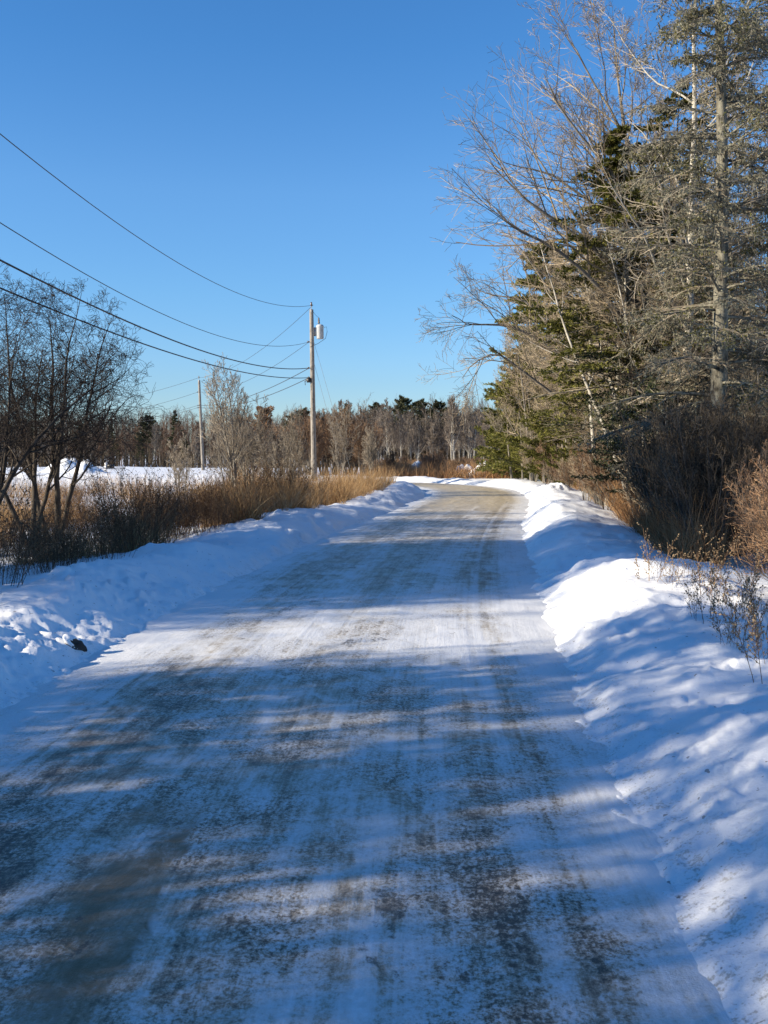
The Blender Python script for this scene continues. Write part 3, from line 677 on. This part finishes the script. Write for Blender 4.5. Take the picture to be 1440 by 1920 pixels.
for px, tp, Y, k, s_, lab in ((755, 746, 152, pinek, 1.0, 'leftmost of the three tall dark pines above the grey stand'), (788, 752, 158, pinek, .9, 'middle one of the three tall dark pines above the grey stand'),
                              (820, 754, 150, pinek, .95, 'rightmost of the three tall dark pines above the grey stand'), (652, 755, 140, firk, 1.1, 'narrow dark pine rising just right of the transformer pole'),
                              (708, 758, 156, pinek, 1., 'short dark pine between the transformer pole and the three pines'), (569, 768, 150, pinek, .8, 'small dark pine just left of the transformer pole'),
                              (548, 778, 158, pinek, .6, 'low dark pine beside the small one left of the transformer pole'), (330, 768, 150, firk, 1.15, 'broad dark green pine left of the leaning pole'),
                              (278, 780, 158, pinek, .8, 'small pine top left of the broad dark green pine'), (346, 812, 135, firk, .9, 'half hidden dark conifer low in the wood beside the leaning pole'),
                              (210, 792, 160, firk, .8, 'dark conifer behind the mailbox at the wood edge'), (265, 815, 140, firk, .7, 'low dark conifer right of the mailbox at the wood edge'), (160, 795, 165, pinek, .8, 'dark pine behind the bare roadside tree at far left'),
                              (60, 790, 160, firk, .9, 'dark conifer in the wood behind the forked bare tree')):
    x = X(px, Y); h = Z(tp, Y) - gz(x, Y); k.place(x, Y, rng.uniform(0, 6), h / 12 * 1.0, lab, 'dark conifers in the far woods', cat='pine tree')
for px, tp, Y, lab in ((497, 766, 120, 'rusty-leaved oak rising above the brown brush left of the transformer pole'), (462, 785, 122, 'smaller rusty-leaved oak beside the taller one')):
    x = X(px, Y); h = Z(tp, Y) - gz(x, Y); oakk.place(x, Y, rng.uniform(0, 6), h / 9, lab, 'rusty oaks', cat='oak tree')

# ------------------------------------------------------------------ thickets in the middle distance
thk = [Kind(bare_tree('alder_shrub', 300 + i, 3.6, .035, stems=9, spread=.28, K=(9, 7, 5), t0=.2, ang=(32, 36, 38), lr1=.42, rmin=.007, order=3, bark_m=('bark_grey', 'bark_dark', 'bark_grey')[i], twig_m=('twig_red', 'twig_red', 'twig_far')[i], bias=(0, 0, .12))) for i in range(3)]
for i in range(44):
    if i < 30: px, Y, tp = rng.uniform(575, 690), rng.uniform(62, 90), rng.uniform(760, 805)
    else: px, Y, tp = rng.uniform(440, 590), rng.uniform(62, 100), rng.uniform(782, 830)
    if px > 660: tp = max(tp, 790)
    x = X(px, Y)
    if road_coords(x, Y)[0][0] > -3.2 and road_coords(x, Y)[0][0] < 3.2: Y += 12; x = X(px, Y)
    h = Z(tp, Y) - gz(x, Y)
    thk[i % 2 if i < 30 else (1 if i % 2 else 2)].place(x, Y, rng.uniform(0, 6), h / 3.7, ('nearer' if Y < 74 else 'farther') + ' reddish many-stemmed thicket shrub ' + ('at the foot of' if px < 640 else 'well right of') + ' the transformer pole' if i < 30 else ('low' if h < 2.7 else 'taller') + ' leafless many-stemmed shrub between the two wooden poles', 'thicket shrubs near the poles' if i < 30 else 'shrubs between the poles', cat='shrub')
# saplings that stand taller than the brush
def sap(px, Y, tp, seed, label, lean=(0, 0), r0=.05, sp=.14, stems=3):
    x = X(px, Y); g0_ = gz(x, Y); h = Z(tp, Y) - g0_
    o = bare_tree('bare_sapling', seed, h * 1.02, r0, label, 'sapling', stems=stems, spread=sp, K=(16, 7, 5), t0=.2, ang=(34, 36, 38), lr1=.34, rmin=.0055, order=3, bark_m='bark_grey', twig_m='twig_grey', lean=lean, bias=(0, 0, .1), group='bare saplings by the grass')
    o.location = (x, Y, g0_ - .05)
sap(446, 40, 684, 401, 'tallest bare sapling, standing between the two wooden poles', stems=5, sp=.10, r0=.06)
sap(462, 42, 740, 402, 'bare sapling just right of the tallest one', stems=4)
sap(428, 46, 770, 403, 'bare sapling just left of the tallest one', stems=4)
sap(520, 38, 800, 404, 'low spreading bare sapling beside the tan grass', stems=6, sp=.3, r0=.04)
sap(340, 40, 820, 405, 'thin bare sapling at the edge of the white field', stems=3, r0=.03)
sap(552, 44, 775, 406, 'bare sapling left of the transformer pole foot', stems=4)
sap(640, 56, 745, 407, 'wispy tall sapling right of the transformer pole', stems=3, r0=.04)
sap(700, 60, 800, 408, 'greyish sapling at the end of the reddish thicket', stems=4, r0=.04)

# ------------------------------------------------------------------ grasses
g = np.random.default_rng(77)
def scatter(n, px0, px1, y0, y1, dmin, dmax=99, clump=.0, seed=1):
    Yv = np.exp(g.uniform(np.log(y0), np.log(y1), n)); xv = (g.uniform(px0, px1, n) - 720) / F * Yv
    d, s = road_coords(xv, Yv)
    ok = (d > dmin) & (d < dmax) & (np.abs(d) > 3.0)
    if clump: ok &= vnoise(xv * .55, Yv * .55, seed) > clump - .5
    return np.stack([xv, Yv], 1)[ok]
p = scatter(60000, 430, 765, 21, 62, -13, -3.4, .34, 3); grass_field('dry_grass', 1, p, g.uniform(.45, 1.0, len(p)) * (1 + 1.1 * vnoise(p[:, 0] * 1.4, p[:, 1] * .9, 91)), 'grass', 'tall tan dead grass behind the field-side snow bank', w=.008)
p = scatter(60000, -120, 620, 15, 75, -99, -4.3, .60, 4); grass_field('dry_grass', 2, p, g.uniform(.4, 1.0, len(p)) * (1 + .8 * vnoise(p[:, 0] * 1.4, p[:, 1], 95)), 'grass', 'thin tan grass sticking out of the snowy field', w=.008)
p = scatter(40000, 690, 1010, 66, 118, 3.2, 99, .30, 5); grass_field('dry_grass', 3, p, g.uniform(.6, 1.3, len(p)), 'grass_red', 'russet grass on the far side of the bend', w=.016)
p = scatter(42000, 975, 1360, 15, 52, 4.2, 9, .30, 6); grass_field('dry_grass', 4, p, g.uniform(.35, 1.2, len(p)) * (1 + 1.3 * vnoise(p[:, 0] * 1.7, p[:, 1] * 1.1, 93)), 'grass_red', 'tan grass along the foot of the roadside trees', w=.007)
# ------------------------------------------------------------------ field-side weeds and shrubs behind the left bank
wk = [Kind(weed('dry_shrub', 500 + i, 1.3, .40, 38, None, 'shrub', ('twig_dark', 'weed_dark') if i < 3 else ('weed', 'weed'), twigs=9, leaf=.032, nleaf=2, lean=.32)) for i in range(6)]
rng = random.Random(9)
SH = []
for i in range(84):
    s = 5.5 + 26 * rng.random(); off = -rng.uniform(3.9, 5.6) - (0 if s > 12 else rng.uniform(0, 1.2))
    k = int(np.argmin(np.abs(CS - s))); t = CT[k]; x, y = CL[k, 0] + t[1] * off, CL[k, 1] - t[0] * off
    px = 720 + F * x / y
    if px < -260: continue
    SH.append((s, x, y, px))
SH.sort()
for i, (s, x, y, px) in enumerate(SH):
    dark = s < 9.5 + rng.uniform(-3, 5)
    k = wk[rng.randrange(0, 3) if dark else rng.randrange(3, 6)]
    lab = ('dark stiff leafless shrub behind the ploughed snow bank, ' if dark else 'golden-brown dry weed clump behind the ploughed snow bank, ') + ('left of the forked tree' if px < 60 else 'below the forked tree' if px < 230 else 'right of the forked tree' if px < 420 else 'before the tan grass')
    k.place(x, y, rng.uniform(0, 6.28), rng.uniform(.55, 1.2), lab, 'dark shrubs behind the snow bank' if dark else 'brown weed clumps behind the snow bank', cat='shrub')
for i in range(70):
    px, Y = rng.uniform(-40, 560), rng.uniform(17, 48); x = X(px, Y); d = road_coords(x, Y)[0][0]
    if d > -5.5: continue
    wk[rng.randrange(3, 6)].place(x, Y, rng.uniform(0, 6.28), rng.uniform(.6, 1.0), 'brown weed clump standing in the snowy field, ' + near_what(px), 'weed clumps out in the field', cat='shrub')

# ------------------------------------------------------------------ the dark bare trees at the left
def left_tree(px, Y, tp, seed, label, stems, spread, lean=(0, 0), r0=.085, K=(12, 7, 5, 3)):
    x = X(px, Y); gg = gz(x, Y); h = Z(tp, Y) - gg
    o = bare_tree('bare_tree', seed, h, r0, label, 'bare tree', 'bark_black', 'twig_black', stems, spread, lean, K, .25, (44, 52, 54, 52), .46, (0, 0, .03), lrs=(.6, .62, .65), rmin=.0032, wig=.085, twist=1.35, stem_wig=.075)
    o.location = (x, Y, gg - .05); return o
left_tree(100, 23, 530, 601, 'forked dark bare tree with spreading crown in front of the snowy field', 4, .27, (.04, 0), .08)
left_tree(60, 22, 575, 602, 'dark leaning bare tree beside the forked one at the picture edge', 3, .30, (-.05, 0), .07)
left_tree(-60, 20, 470, 603, 'dark bare tree at the far left whose branches reach in over the field', 4, .36, (.14, 0), .09)
left_tree(-120, 26, 560, 604, 'dark bare tree behind the leftmost one', 4, .3, (.05, 0), .09)

# ------------------------------------------------------------------ woods side: big trees
def clear(px, Y, dmin=4.9):
    while abs(road_coords(X(px, Y), Y)[0][0]) < dmin: Y += 1
    return Y
def at(o, px, Y): x = X(px, Y); o.location = (x, Y, gz(x, Y) - .08); return o
at(conifer('spruce_tree', 701, 15.5, .19, 1.9, 'tall old grey spruce hung with lichen, trunk bare and mottled low down', 'spruce tree', 'bark_lichen', 'needle', nb=205, t0=.10, K2=14, nn=9, nl=.06, nw=.009, droop=-.07, lichen=16, dead=.74, pw=.42, K3=4, spread=1.0), 1345, 20)
def limbs(px0, Y0, specs):
    """limbs given as photo pixels (px, py, depth offset), converted to the tree's own space"""
    x0 = X(px0, Y0); z0 = gz(x0, Y0) - .08; out = []
    for r, pts in specs:
        out.append(([P(a, b, Y0 + dy) - np.array((x0, Y0, z0)) for a, b, dy in pts], r))
    return out
at(bare_tree('maple_tree', 711, 12.5, .15, 'broad bare maple whose pale limbs sweep out toward the road', 'maple tree', 'bark_grey', 'twig_tan', 1, 0, (-.07, -.01), (20, 9, 7, 5), .2, lr1=.33, bias=(-.05, 0, .08), rmin=.0036,
    limb=limbs(1235, 25, [(.07, [(1215, 620, 0), (1150, 490, -.4), (1040, 410, -.8), (975, 370, -1.0), (925, 305, -1.2)]), (.06, [(1215, 520, 0), (1130, 400, .3), (1035, 330, .2), (950, 320, 0)]),
                        (.06, [(1222, 430, 0), (1150, 330, -.3), (1065, 215, -.8), (1020, 130, -1)]), (.05, [(1225, 360, 0), (1160, 250, .5), (1085, 130, .6), (1040, 40, .5)]),
                        (.06, [(1210, 660, 0), (1110, 520, -.6), (1015, 450, -1.2), (945, 430, -1.6), (915, 385, -1.8)]), (.05, [(1205, 600, 0), (1100, 430, 1), (1010, 300, 1.3), (955, 220, 1.2)])])), 1235, 25)
at(bare_tree('maple_tree', 712, 9.5, .12, 'lower bare maple with drooping limbs hanging over the bend', 'maple tree', 'bark_grey', 'twig_tan', 1, 0, (-.08, 0), (20, 9, 7, 5), .18, lr1=.34, bias=(-.06, 0, .04), rmin=.005,
    limb=limbs(1105, 39, [(.065, [(1090, 700, 0), (985, 620, -.6), (925, 612, -1.2), (880, 615, -1.6), (850, 598, -1.8)]), (.055, [(1060, 640, 0), (980, 560, .4), (920, 558, .6), (880, 540, .8)]), (.06, [(1062, 760, 0), (975, 690, -.6), (925, 660, -1.0), (885, 690, -1.2), (868, 715, -1.3)]),
                        (.05, [(1055, 590, 0), (1000, 500, 0), (955, 455, 0), (940, 410, 0)])])), 1105, 39)
at(bare_tree('birch_tree', 721, 14.5, .12, 'tall white birch with upswept limbs left of the old spruce', 'birch tree', 'bark_birch', 'twig_grey', 1, 0, (.0, 0), (20, 8, 6, 4), .3, (46, 42, 42, 45), lr1=.30, bias=(-.03, 0, .07), rmin=.0036, wig=.085), 1272, 23)
at(bare_tree('birch_tree', 722, 8.5, .07, 'clump of leaning white birch stems below the green hemlock', 'birch tree', 'bark_birch', 'twig_tan', 4, .17, (-.16, 0), (9, 7, 6, 4), .4, lr1=.3, rmin=.0036, bias=(-.05, 0, .06)), 1205, 24)
at(bare_tree('birch_tree', 723, 9.5, .08, 'slim pale birch pair leaning left beside the dark fir', 'birch tree', 'bark_birch', 'twig_grey', 2, .14, (-.1, 0), (10, 7, 6, 4), .35, lr1=.32, rmin=.0036), 1130, 27)
# evergreens
at(conifer('hemlock_tree', 731, Z(250, 24.5), .13, 2.0, 'green ragged hemlock in the middle of the roadside wood', 'hemlock tree', 'bark_lichen', 'needle', nb=140, t0=.34, K2=15, nn=30, nl=.10, nw=.017, droop=-.03, gaps=.33, pw=.5, bias=(-.25, 0)), 1185, 24.5)
at(conifer('hemlock_tree', 732, Z(400, 36), .12, 1.9, 'second ragged hemlock, behind the bare maple limbs', 'hemlock tree', 'bark_dark', 'needle', nb=110, t0=.15, K2=14, nn=28, nl=.11, nw=.018, droop=-.03, gaps=.35, pw=.5, bias=(-.3, 0)), 1112, 36)
at(conifer('pine_tree', 733, Z(450, 58), .18, 3.3, 'dense yellow-green pine at the end of the roadside wood by the bend', 'pine tree', 'bark_dark', 'needle_pine', nb=190, t0=.03, K2=16, nn=36, nl=.19, nw=.026, droop=.01, pw=.42, bias=(-.1, -.1)), 1030, 58)
at(conifer('pine_tree', 734, Z(690, 46), .09, 1.7, 'low bushy yellow-green pine in front of the dense one', 'pine tree', 'bark_dark', 'needle_pine', nb=130, t0=.03, K2=15, nn=30, nl=.13, nw=.020, droop=.01, pw=.45), 1105, 46)
at(conifer('pine_tree', 735, Z(630, 63), .12, 2.3, 'yellow-green pine whose edge stands out against the far woods', 'pine tree', 'bark_dark', 'needle_pine', nb=150, t0=.03, K2=15, nn=32, nl=.19, nw=.026, droop=.01, pw=.45), 992, 63)
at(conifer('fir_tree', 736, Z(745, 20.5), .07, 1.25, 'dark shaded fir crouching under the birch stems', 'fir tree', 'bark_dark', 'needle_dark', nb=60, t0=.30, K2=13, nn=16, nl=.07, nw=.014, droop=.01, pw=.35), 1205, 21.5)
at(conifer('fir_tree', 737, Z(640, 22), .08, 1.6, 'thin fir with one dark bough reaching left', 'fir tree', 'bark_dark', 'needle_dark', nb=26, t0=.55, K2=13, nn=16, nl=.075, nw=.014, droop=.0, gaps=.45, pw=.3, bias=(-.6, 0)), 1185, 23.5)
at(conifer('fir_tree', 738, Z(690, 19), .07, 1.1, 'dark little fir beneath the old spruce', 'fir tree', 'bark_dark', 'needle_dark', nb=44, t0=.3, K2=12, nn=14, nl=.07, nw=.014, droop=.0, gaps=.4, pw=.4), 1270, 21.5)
at(conifer('spruce_tree', 739, 14, .13, 1.5, 'second spruce at the picture edge with green upper boughs', 'spruce tree', 'bark_lichen', 'needle', nb=90, t0=.2, K2=13, nn=14, nl=.075, nw=.013, droop=-.04, lichen=6, dead=.45, pw=.5), 1452, 23)
at(conifer('spruce_tree', 740, 13, .12, 1.6, 'dark green spruce rising behind the old grey one', 'spruce tree', 'bark_dark', 'needle', nb=80, t0=.35, K2=13, nn=14, nl=.085, nw=.015, droop=-.03, gaps=.45, pw=.55), 1330, 28)
at(conifer('pine_tree', 741, Z(690, 64), .12, 2.4, 'short yellow-green pine nearest the far woods at the end of the wood', 'pine tree', 'bark_dark', 'needle_pine', nb=130, t0=.02, K2=15, nn=32, nl=.19, nw=.027, droop=.01, pw=.4), 968, 66)
at(conifer('pine_tree', 742, Z(665, 52), .11, 2.2, 'broad yellow-green pine right of the dense one', 'pine tree', 'bark_dark', 'needle_pine', nb=140, t0=.02, K2=15, nn=32, nl=.17, nw=.024, droop=.01, pw=.4), 1062, 52)
at(conifer('hemlock_tree', 743, Z(165, 25), .12, 1.9, 'green hemlock between the white birch and the old grey spruce', 'hemlock tree', 'bark_dark', 'needle', nb=120, t0=.25, K2=14, nn=28, nl=.095, nw=.016, droop=-.03, gaps=.38, pw=.5, bias=(-.2, 0)), 1262, 25)
# bare trees filling the wood
bt = [Kind(bare_tree('bare_tree', 800 + i, 10, .085, None, 'bare tree', 'bark_grey', 'twig_tan' if i % 2 else 'twig_grey', (1, 2, 1, 3)[i], .1, (-.03, 0), (14, 8, 6, 4), .25, lr1=.32, bias=(-.03, 0, .08), rmin=.0045)) for i in range(4)]
spots = [(960, 46, 640), (1000, 42, 560), (1035, 44, 500), (1060, 37, 470), (1090, 40, 420), (1120, 35, 380), (1140, 30, 430), (1165, 38, 300), (1185, 33, 260), (1215, 29, 330), (1240, 36, 200), (1255, 31, 260), (1290, 27, 180), (1300, 34, 230), (1320, 25, 300), (1365, 28, 330), (1385, 24, 420),
         (1400, 33, 380), (1420, 27, 470), (1440, 30, 420), (1475, 25, 330), (1500, 30, 250), (1540, 27, 200), (1590, 24, 150), (1640, 28, 200), (1020, 36, 640), (1100, 29, 600), (1150, 26, 610), (1410, 22, 560), (1375, 31, 520), (1230, 27, 560), (1050, 34, 560), (980, 40, 690),
         (1080, 31, 650), (1125, 33, 560), (1180, 30, 520), (1205, 25, 640), (1260, 29, 460), (1300, 30, 480), (1350, 26, 560), (1395, 27, 600), (1435, 24, 600), (1110, 27, 520), (1140, 25, 560), (1170, 28, 440), (1075, 31, 560), (1195, 22, 580), (1160, 24, 680), (1090, 28, 660), (1220, 22, 620), (1250, 24, 520), (1050, 36, 620), (1020, 44, 680), (1130, 29, 480), (1310, 23, 560), (1290, 22, 640), (1385, 21, 640), (1420, 20.5, 600)]
rng = random.Random(21)
for i, (px, Y, tp) in enumerate(spots):
    Y = clear(px, Y); x = X(px, Y); h = Z(tp, Y) - gz(x, Y)
    bt[i % 4].place(x, Y, rng.uniform(0, 6.28), h / 10, 'slender ' + ('forked' if i % 4 in (1, 3) else 'straight') + ' leafless tree crowded into the roadside wood, ' + ('above the bend' if px < 1090 else 'around the green hemlock' if px < 1240 else 'around the old grey spruce' if px < 1400 else 'past the old spruce'), 'bare trees of the roadside wood', cat='bare tree', tilt=(rng.uniform(-.04, .04), rng.uniform(-.05, .03)))
# understorey: shaded alders, tan brush, reddish edge bush
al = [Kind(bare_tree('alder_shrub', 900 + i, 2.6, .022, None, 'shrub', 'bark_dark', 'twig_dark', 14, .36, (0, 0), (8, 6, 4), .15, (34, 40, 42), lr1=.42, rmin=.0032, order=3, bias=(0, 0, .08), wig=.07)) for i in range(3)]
for i in range(56):
    px = rng.uniform(1110, 1500); Y = rng.uniform(15.2, 21) + max(0, (1200 - px) / 90) * 2.2; x = X(px, Y)
    if road_coords(x, Y)[0][0] < 4.6: continue
    h = rng.uniform(1.7, 2.9) - max(0, (1180 - px) / 150)
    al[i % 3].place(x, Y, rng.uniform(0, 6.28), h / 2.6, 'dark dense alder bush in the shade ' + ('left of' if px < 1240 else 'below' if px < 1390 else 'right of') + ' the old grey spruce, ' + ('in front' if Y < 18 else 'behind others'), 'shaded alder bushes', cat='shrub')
tb = [Kind(bare_tree('brush_shrub', 920 + i, 2.0, .016, None, 'shrub', 'bark_grey', 'twig_tan' if i else 'twig_red', 14, .24, (0, 0), (8, 6, 5), .15, (28, 32, 36), lr1=.40, rmin=.0045, order=3, bias=(0, 0, .1), wig=.07)) for i in range(2)]
for i in range(110):
    s = rng.uniform(21, 53); off = rng.uniform(3.9, 6.6); k = int(np.argmin(np.abs(CS - s))); t = CT[k]; x, y = CL[k, 0] + t[1] * off, CL[k, 1] - t[0] * off
    tb[i % 2].place(x, y, rng.uniform(0, 6.28), rng.uniform(.55, 1.15), 'sunlit ' + ('tan' if i % 2 else 'reddish') + ' brush between the right snow bank and ' + ('the alders' if s < 30 else 'the birch clump' if s < 42 else 'the pines'), 'tan brush by the bend', cat='shrub')
for i in range(40):
    px, Y = rng.uniform(700, 1010), rng.uniform(68, 100); x = X(px, Y)
    if abs(road_coords(x, Y)[0][0]) < 3.4: continue
    tb[0].place(x, Y, rng.uniform(0, 6.28), rng.uniform(.45, .95), 'low russet brush on the far side of the bend, ' + near_what(px), 'russet brush beyond the bend', cat='shrub')
eb = Kind(bare_tree('bramble_bush', 940, 1.9, .012, None, 'shrub', 'bark_dark', 'twig_red', 15, .36, (0, 0), (8, 5, 3), .1, (36, 42, 46), lr1=.42, rmin=.0026, order=3, bias=(0, 0, .06), wig=.08))
for px, Y, h in ((1488, 10.6, 1.4), (1520, 11.2, 1.7), (1550, 10.2, 1.6), (1485, 12.4, 1.6), (1590, 11.5, 1.8), (1448, 13.6, 1.15), (1620, 9.4, 1.6), (1505, 14, 1.9)):
    x = X(px, Y); eb.place(x, Y, rng.uniform(0, 6), h / 1.9, 'reddish-brown tangled bush at the right edge of the snow', 'reddish bushes at the right edge', cat='shrub')
gs = [Kind(weed('dead_weed', 960 + i, .75, .10, 4, None, 'weed', ('weed', 'seed'), twigs=9, leaf=.02, nleaf=6, lean=.35, leafw=.45, rs=.0035)) for i in range(3)]
for px, py in ((1215, 1090), (1232, 1085), (1255, 1105), (1300, 1100), (1320, 1115), (1345, 1130), (1362, 1140), (1310, 1160), (1330, 1165), (1375, 1190), (1352, 1205), (1398, 1215), (1415, 1225), (1425, 1190), (1388, 1160), (1437, 1280), (1432, 1240), (1370, 1215), (1405, 1180), (1280, 1090), (1330, 1090), (1420, 1150), (1438, 1200), (1395, 1130)):
    q = on_ray(px, py, 5, 22); gs[rng.randrange(3)].place(q[0], q[1], rng.uniform(0, 6), rng.uniform(.5, .95), 'dead goldenrod stalk with seed heads rising from the right snow bank', 'dead goldenrod stalks', cat='weed')

# ------------------------------------------------------------------ trees outside the view on the sunny side, which throw the road's shade
ck = [Kind(bare_tree('bare_tree', 1000 + i, 10, .11, None, 'bare tree', 'bark_grey', 'twig_dark', (1, 2)[i], .12, (0, 0), (16, 9, 6, 3), .2, lr1=.36, rmin=.006)) for i in range(2)]
cf = Kind(conifer('spruce_tree', 1010, 11, .14, 2.2, needle_m='needle_dark', nb=70, t0=.1, K2=11, nn=8, nl=.16, nw=.03, droop=-.02, pw=.7))
SUN_EL, SUN_AZ, SKY, EXPO, SKY_DUST, SKY_OZONE, SKY_SAT, SKY_TINT = 20, 16, .085, 1.0, .0, 1.6, 1.2, (.76, .89, 1.16)
SKY_RAMP = ((0, (.64, .72, .95)), (.067, (.65, .76, .89)), (.15, (.74, .90, .94)), (.24, (.85, 1.0, 1.0)), (.36, (.68, .96, 1.0)), (1, (.64, .92, .96)))
rng = random.Random(37)
cast = []
for i in range(250):                                     # a belt of slender wood on the sunny side; yr = where its shade crosses the lane
    yr = rng.uniform(-10, 19.6); near = yr < 9
    x = -(rng.uniform(8.5, 21) if near else rng.uniform(11, 26))
    if 8.3 < yr < 12.2: continue
    if near and rng.random() < (.64 if yr > 5.4 else .47): continue
    cast.append((x, yr + x * .287, near))
for i, (x, y, near) in enumerate(cast):
    dist = -x / math.cos(.28); up = 3.4 if near else 5.2 if y - x * .287 > 13.4 else 3.6
    hh = (up + .364 * dist) * rng.uniform(.66, 1.12); kind = 2 if rng.random() < (.5 if near else .62) else rng.randrange(2)
    if kind < 2: ck[kind].place(x, y, rng.uniform(0, 6), hh / 10, 'leafless tree of the wood on the sunny side of the road', 'bare trees shading the road', cat='bare tree')
    else: cf.place(x, y, rng.uniform(0, 6), hh / 11 * rng.uniform(.35, .65), 'spruce of the wood on the sunny side of the road', 'spruces shading the road', cat='spruce tree', sz=hh / 11)
for yr, x, k, h in ((6.3, -11, 2, .95), (6.8, -13.5, 0, 1.), (7.2, -10, 2, .9), (7.6, -14, 2, 1.0), (8.0, -12, 2, .95), (5.6, -12.5, 2, .9)):
    hh = (3.4 - .364 * x / math.cos(.28)) * h; y = yr + x * .287
    if k < 2: ck[k].place(x, y, 1.3 * yr, hh / 10, 'leafless tree of the wood on the sunny side of the road', 'bare trees shading the road', cat='bare tree')
    else: cf.place(x, y, 1.7 * yr, hh / 11 * .5, 'spruce of the wood on the sunny side of the road', 'spruces shading the road', cat='spruce tree', sz=hh / 11)


for k in KINDS:                                                 # prototypes that found no place are dropped
    if not k.used:
        for c in list(k.root.children): bpy.data.objects.remove(c)
        bpy.data.objects.remove(k.root)
# ------------------------------------------------------------------ camera, light
cam = bpy.data.cameras.new('camera'); co = bpy.data.objects.new('camera', cam); COL.objects.link(co); SC.camera = co
cam.sensor_width = 36; cam.sensor_fit = 'AUTO'; cam.lens = F / 1920 * 36; cam.clip_end = 5000; cam.clip_start = .05
co.location = (0, 0, H0); co.rotation_euler = (math.pi / 2 - PITCH, 0, 0)
EL, AZ = math.radians(SUN_EL), math.radians(SUN_AZ)          # light travels toward (cos AZ, sin AZ)
dirv = np.array((math.cos(AZ) * math.cos(EL), math.sin(AZ) * math.cos(EL), -math.sin(EL)))
sl = bpy.data.lights.new('sun', 'SUN'); so_ = bpy.data.objects.new('sun', sl); COL.objects.link(so_)
sl.energy = 4.8; sl.angle = math.radians(.53); sl.color = (1, .88, .68)
from mathutils import Vector
so_.rotation_euler = Vector(dirv).to_track_quat('-Z', 'Y').to_euler()
w = bpy.data.worlds.new('World'); SC.world = w; w.use_nodes = True
nt = w.node_tree; bg = nt.nodes['Background']; sky = nt.nodes.new('ShaderNodeTexSky'); sky.sky_type = 'NISHITA'; sky.sun_disc = False
sky.sun_elevation = EL
sky.sun_rotation = math.atan2(-dirv[0], -dirv[1])
sky.air_density = 1.0; sky.dust_density = SKY_DUST; sky.ozone_density = SKY_OZONE; sky.altitude = 0
hs = nt.nodes.new('ShaderNodeHueSaturation'); hs.inputs['Saturation'].default_value = SKY_SAT; nt.links.new(sky.outputs[0], hs.inputs['Color'])
mt = nt.nodes.new('ShaderNodeMix'); mt.data_type = 'RGBA'; mt.blend_type = 'MULTIPLY'; mt.inputs[0].default_value = 1; 
tcs = nt.nodes.new('ShaderNodeTexCoord'); sz_ = nt.nodes.new('ShaderNodeSeparateXYZ'); nt.links.new(tcs.outputs['Generated'], sz_.inputs[0])
nt.links.new(ramp(nt, sz_.outputs[2], [(q, tuple(a * b for a, b in zip(c, SKY_TINT))) for q, c in SKY_RAMP]), mt.inputs[7])
nt.links.new(hs.outputs[0], mt.inputs[6]); nt.links.new(mt.outputs[2], bg.inputs[0]); bg.inputs[1].default_value = SKY
SC.view_settings.view_transform = 'Standard'; SC.view_settings.look = 'None'; SC.view_settings.exposure = EXPO; SC.view_settings.gamma = 1
SC.cycles.max_bounces = 6; SC.cycles.diffuse_bounces = 3; SC.cycles.transparent_max_bounces = 4; SC.cycles.use_denoising = True
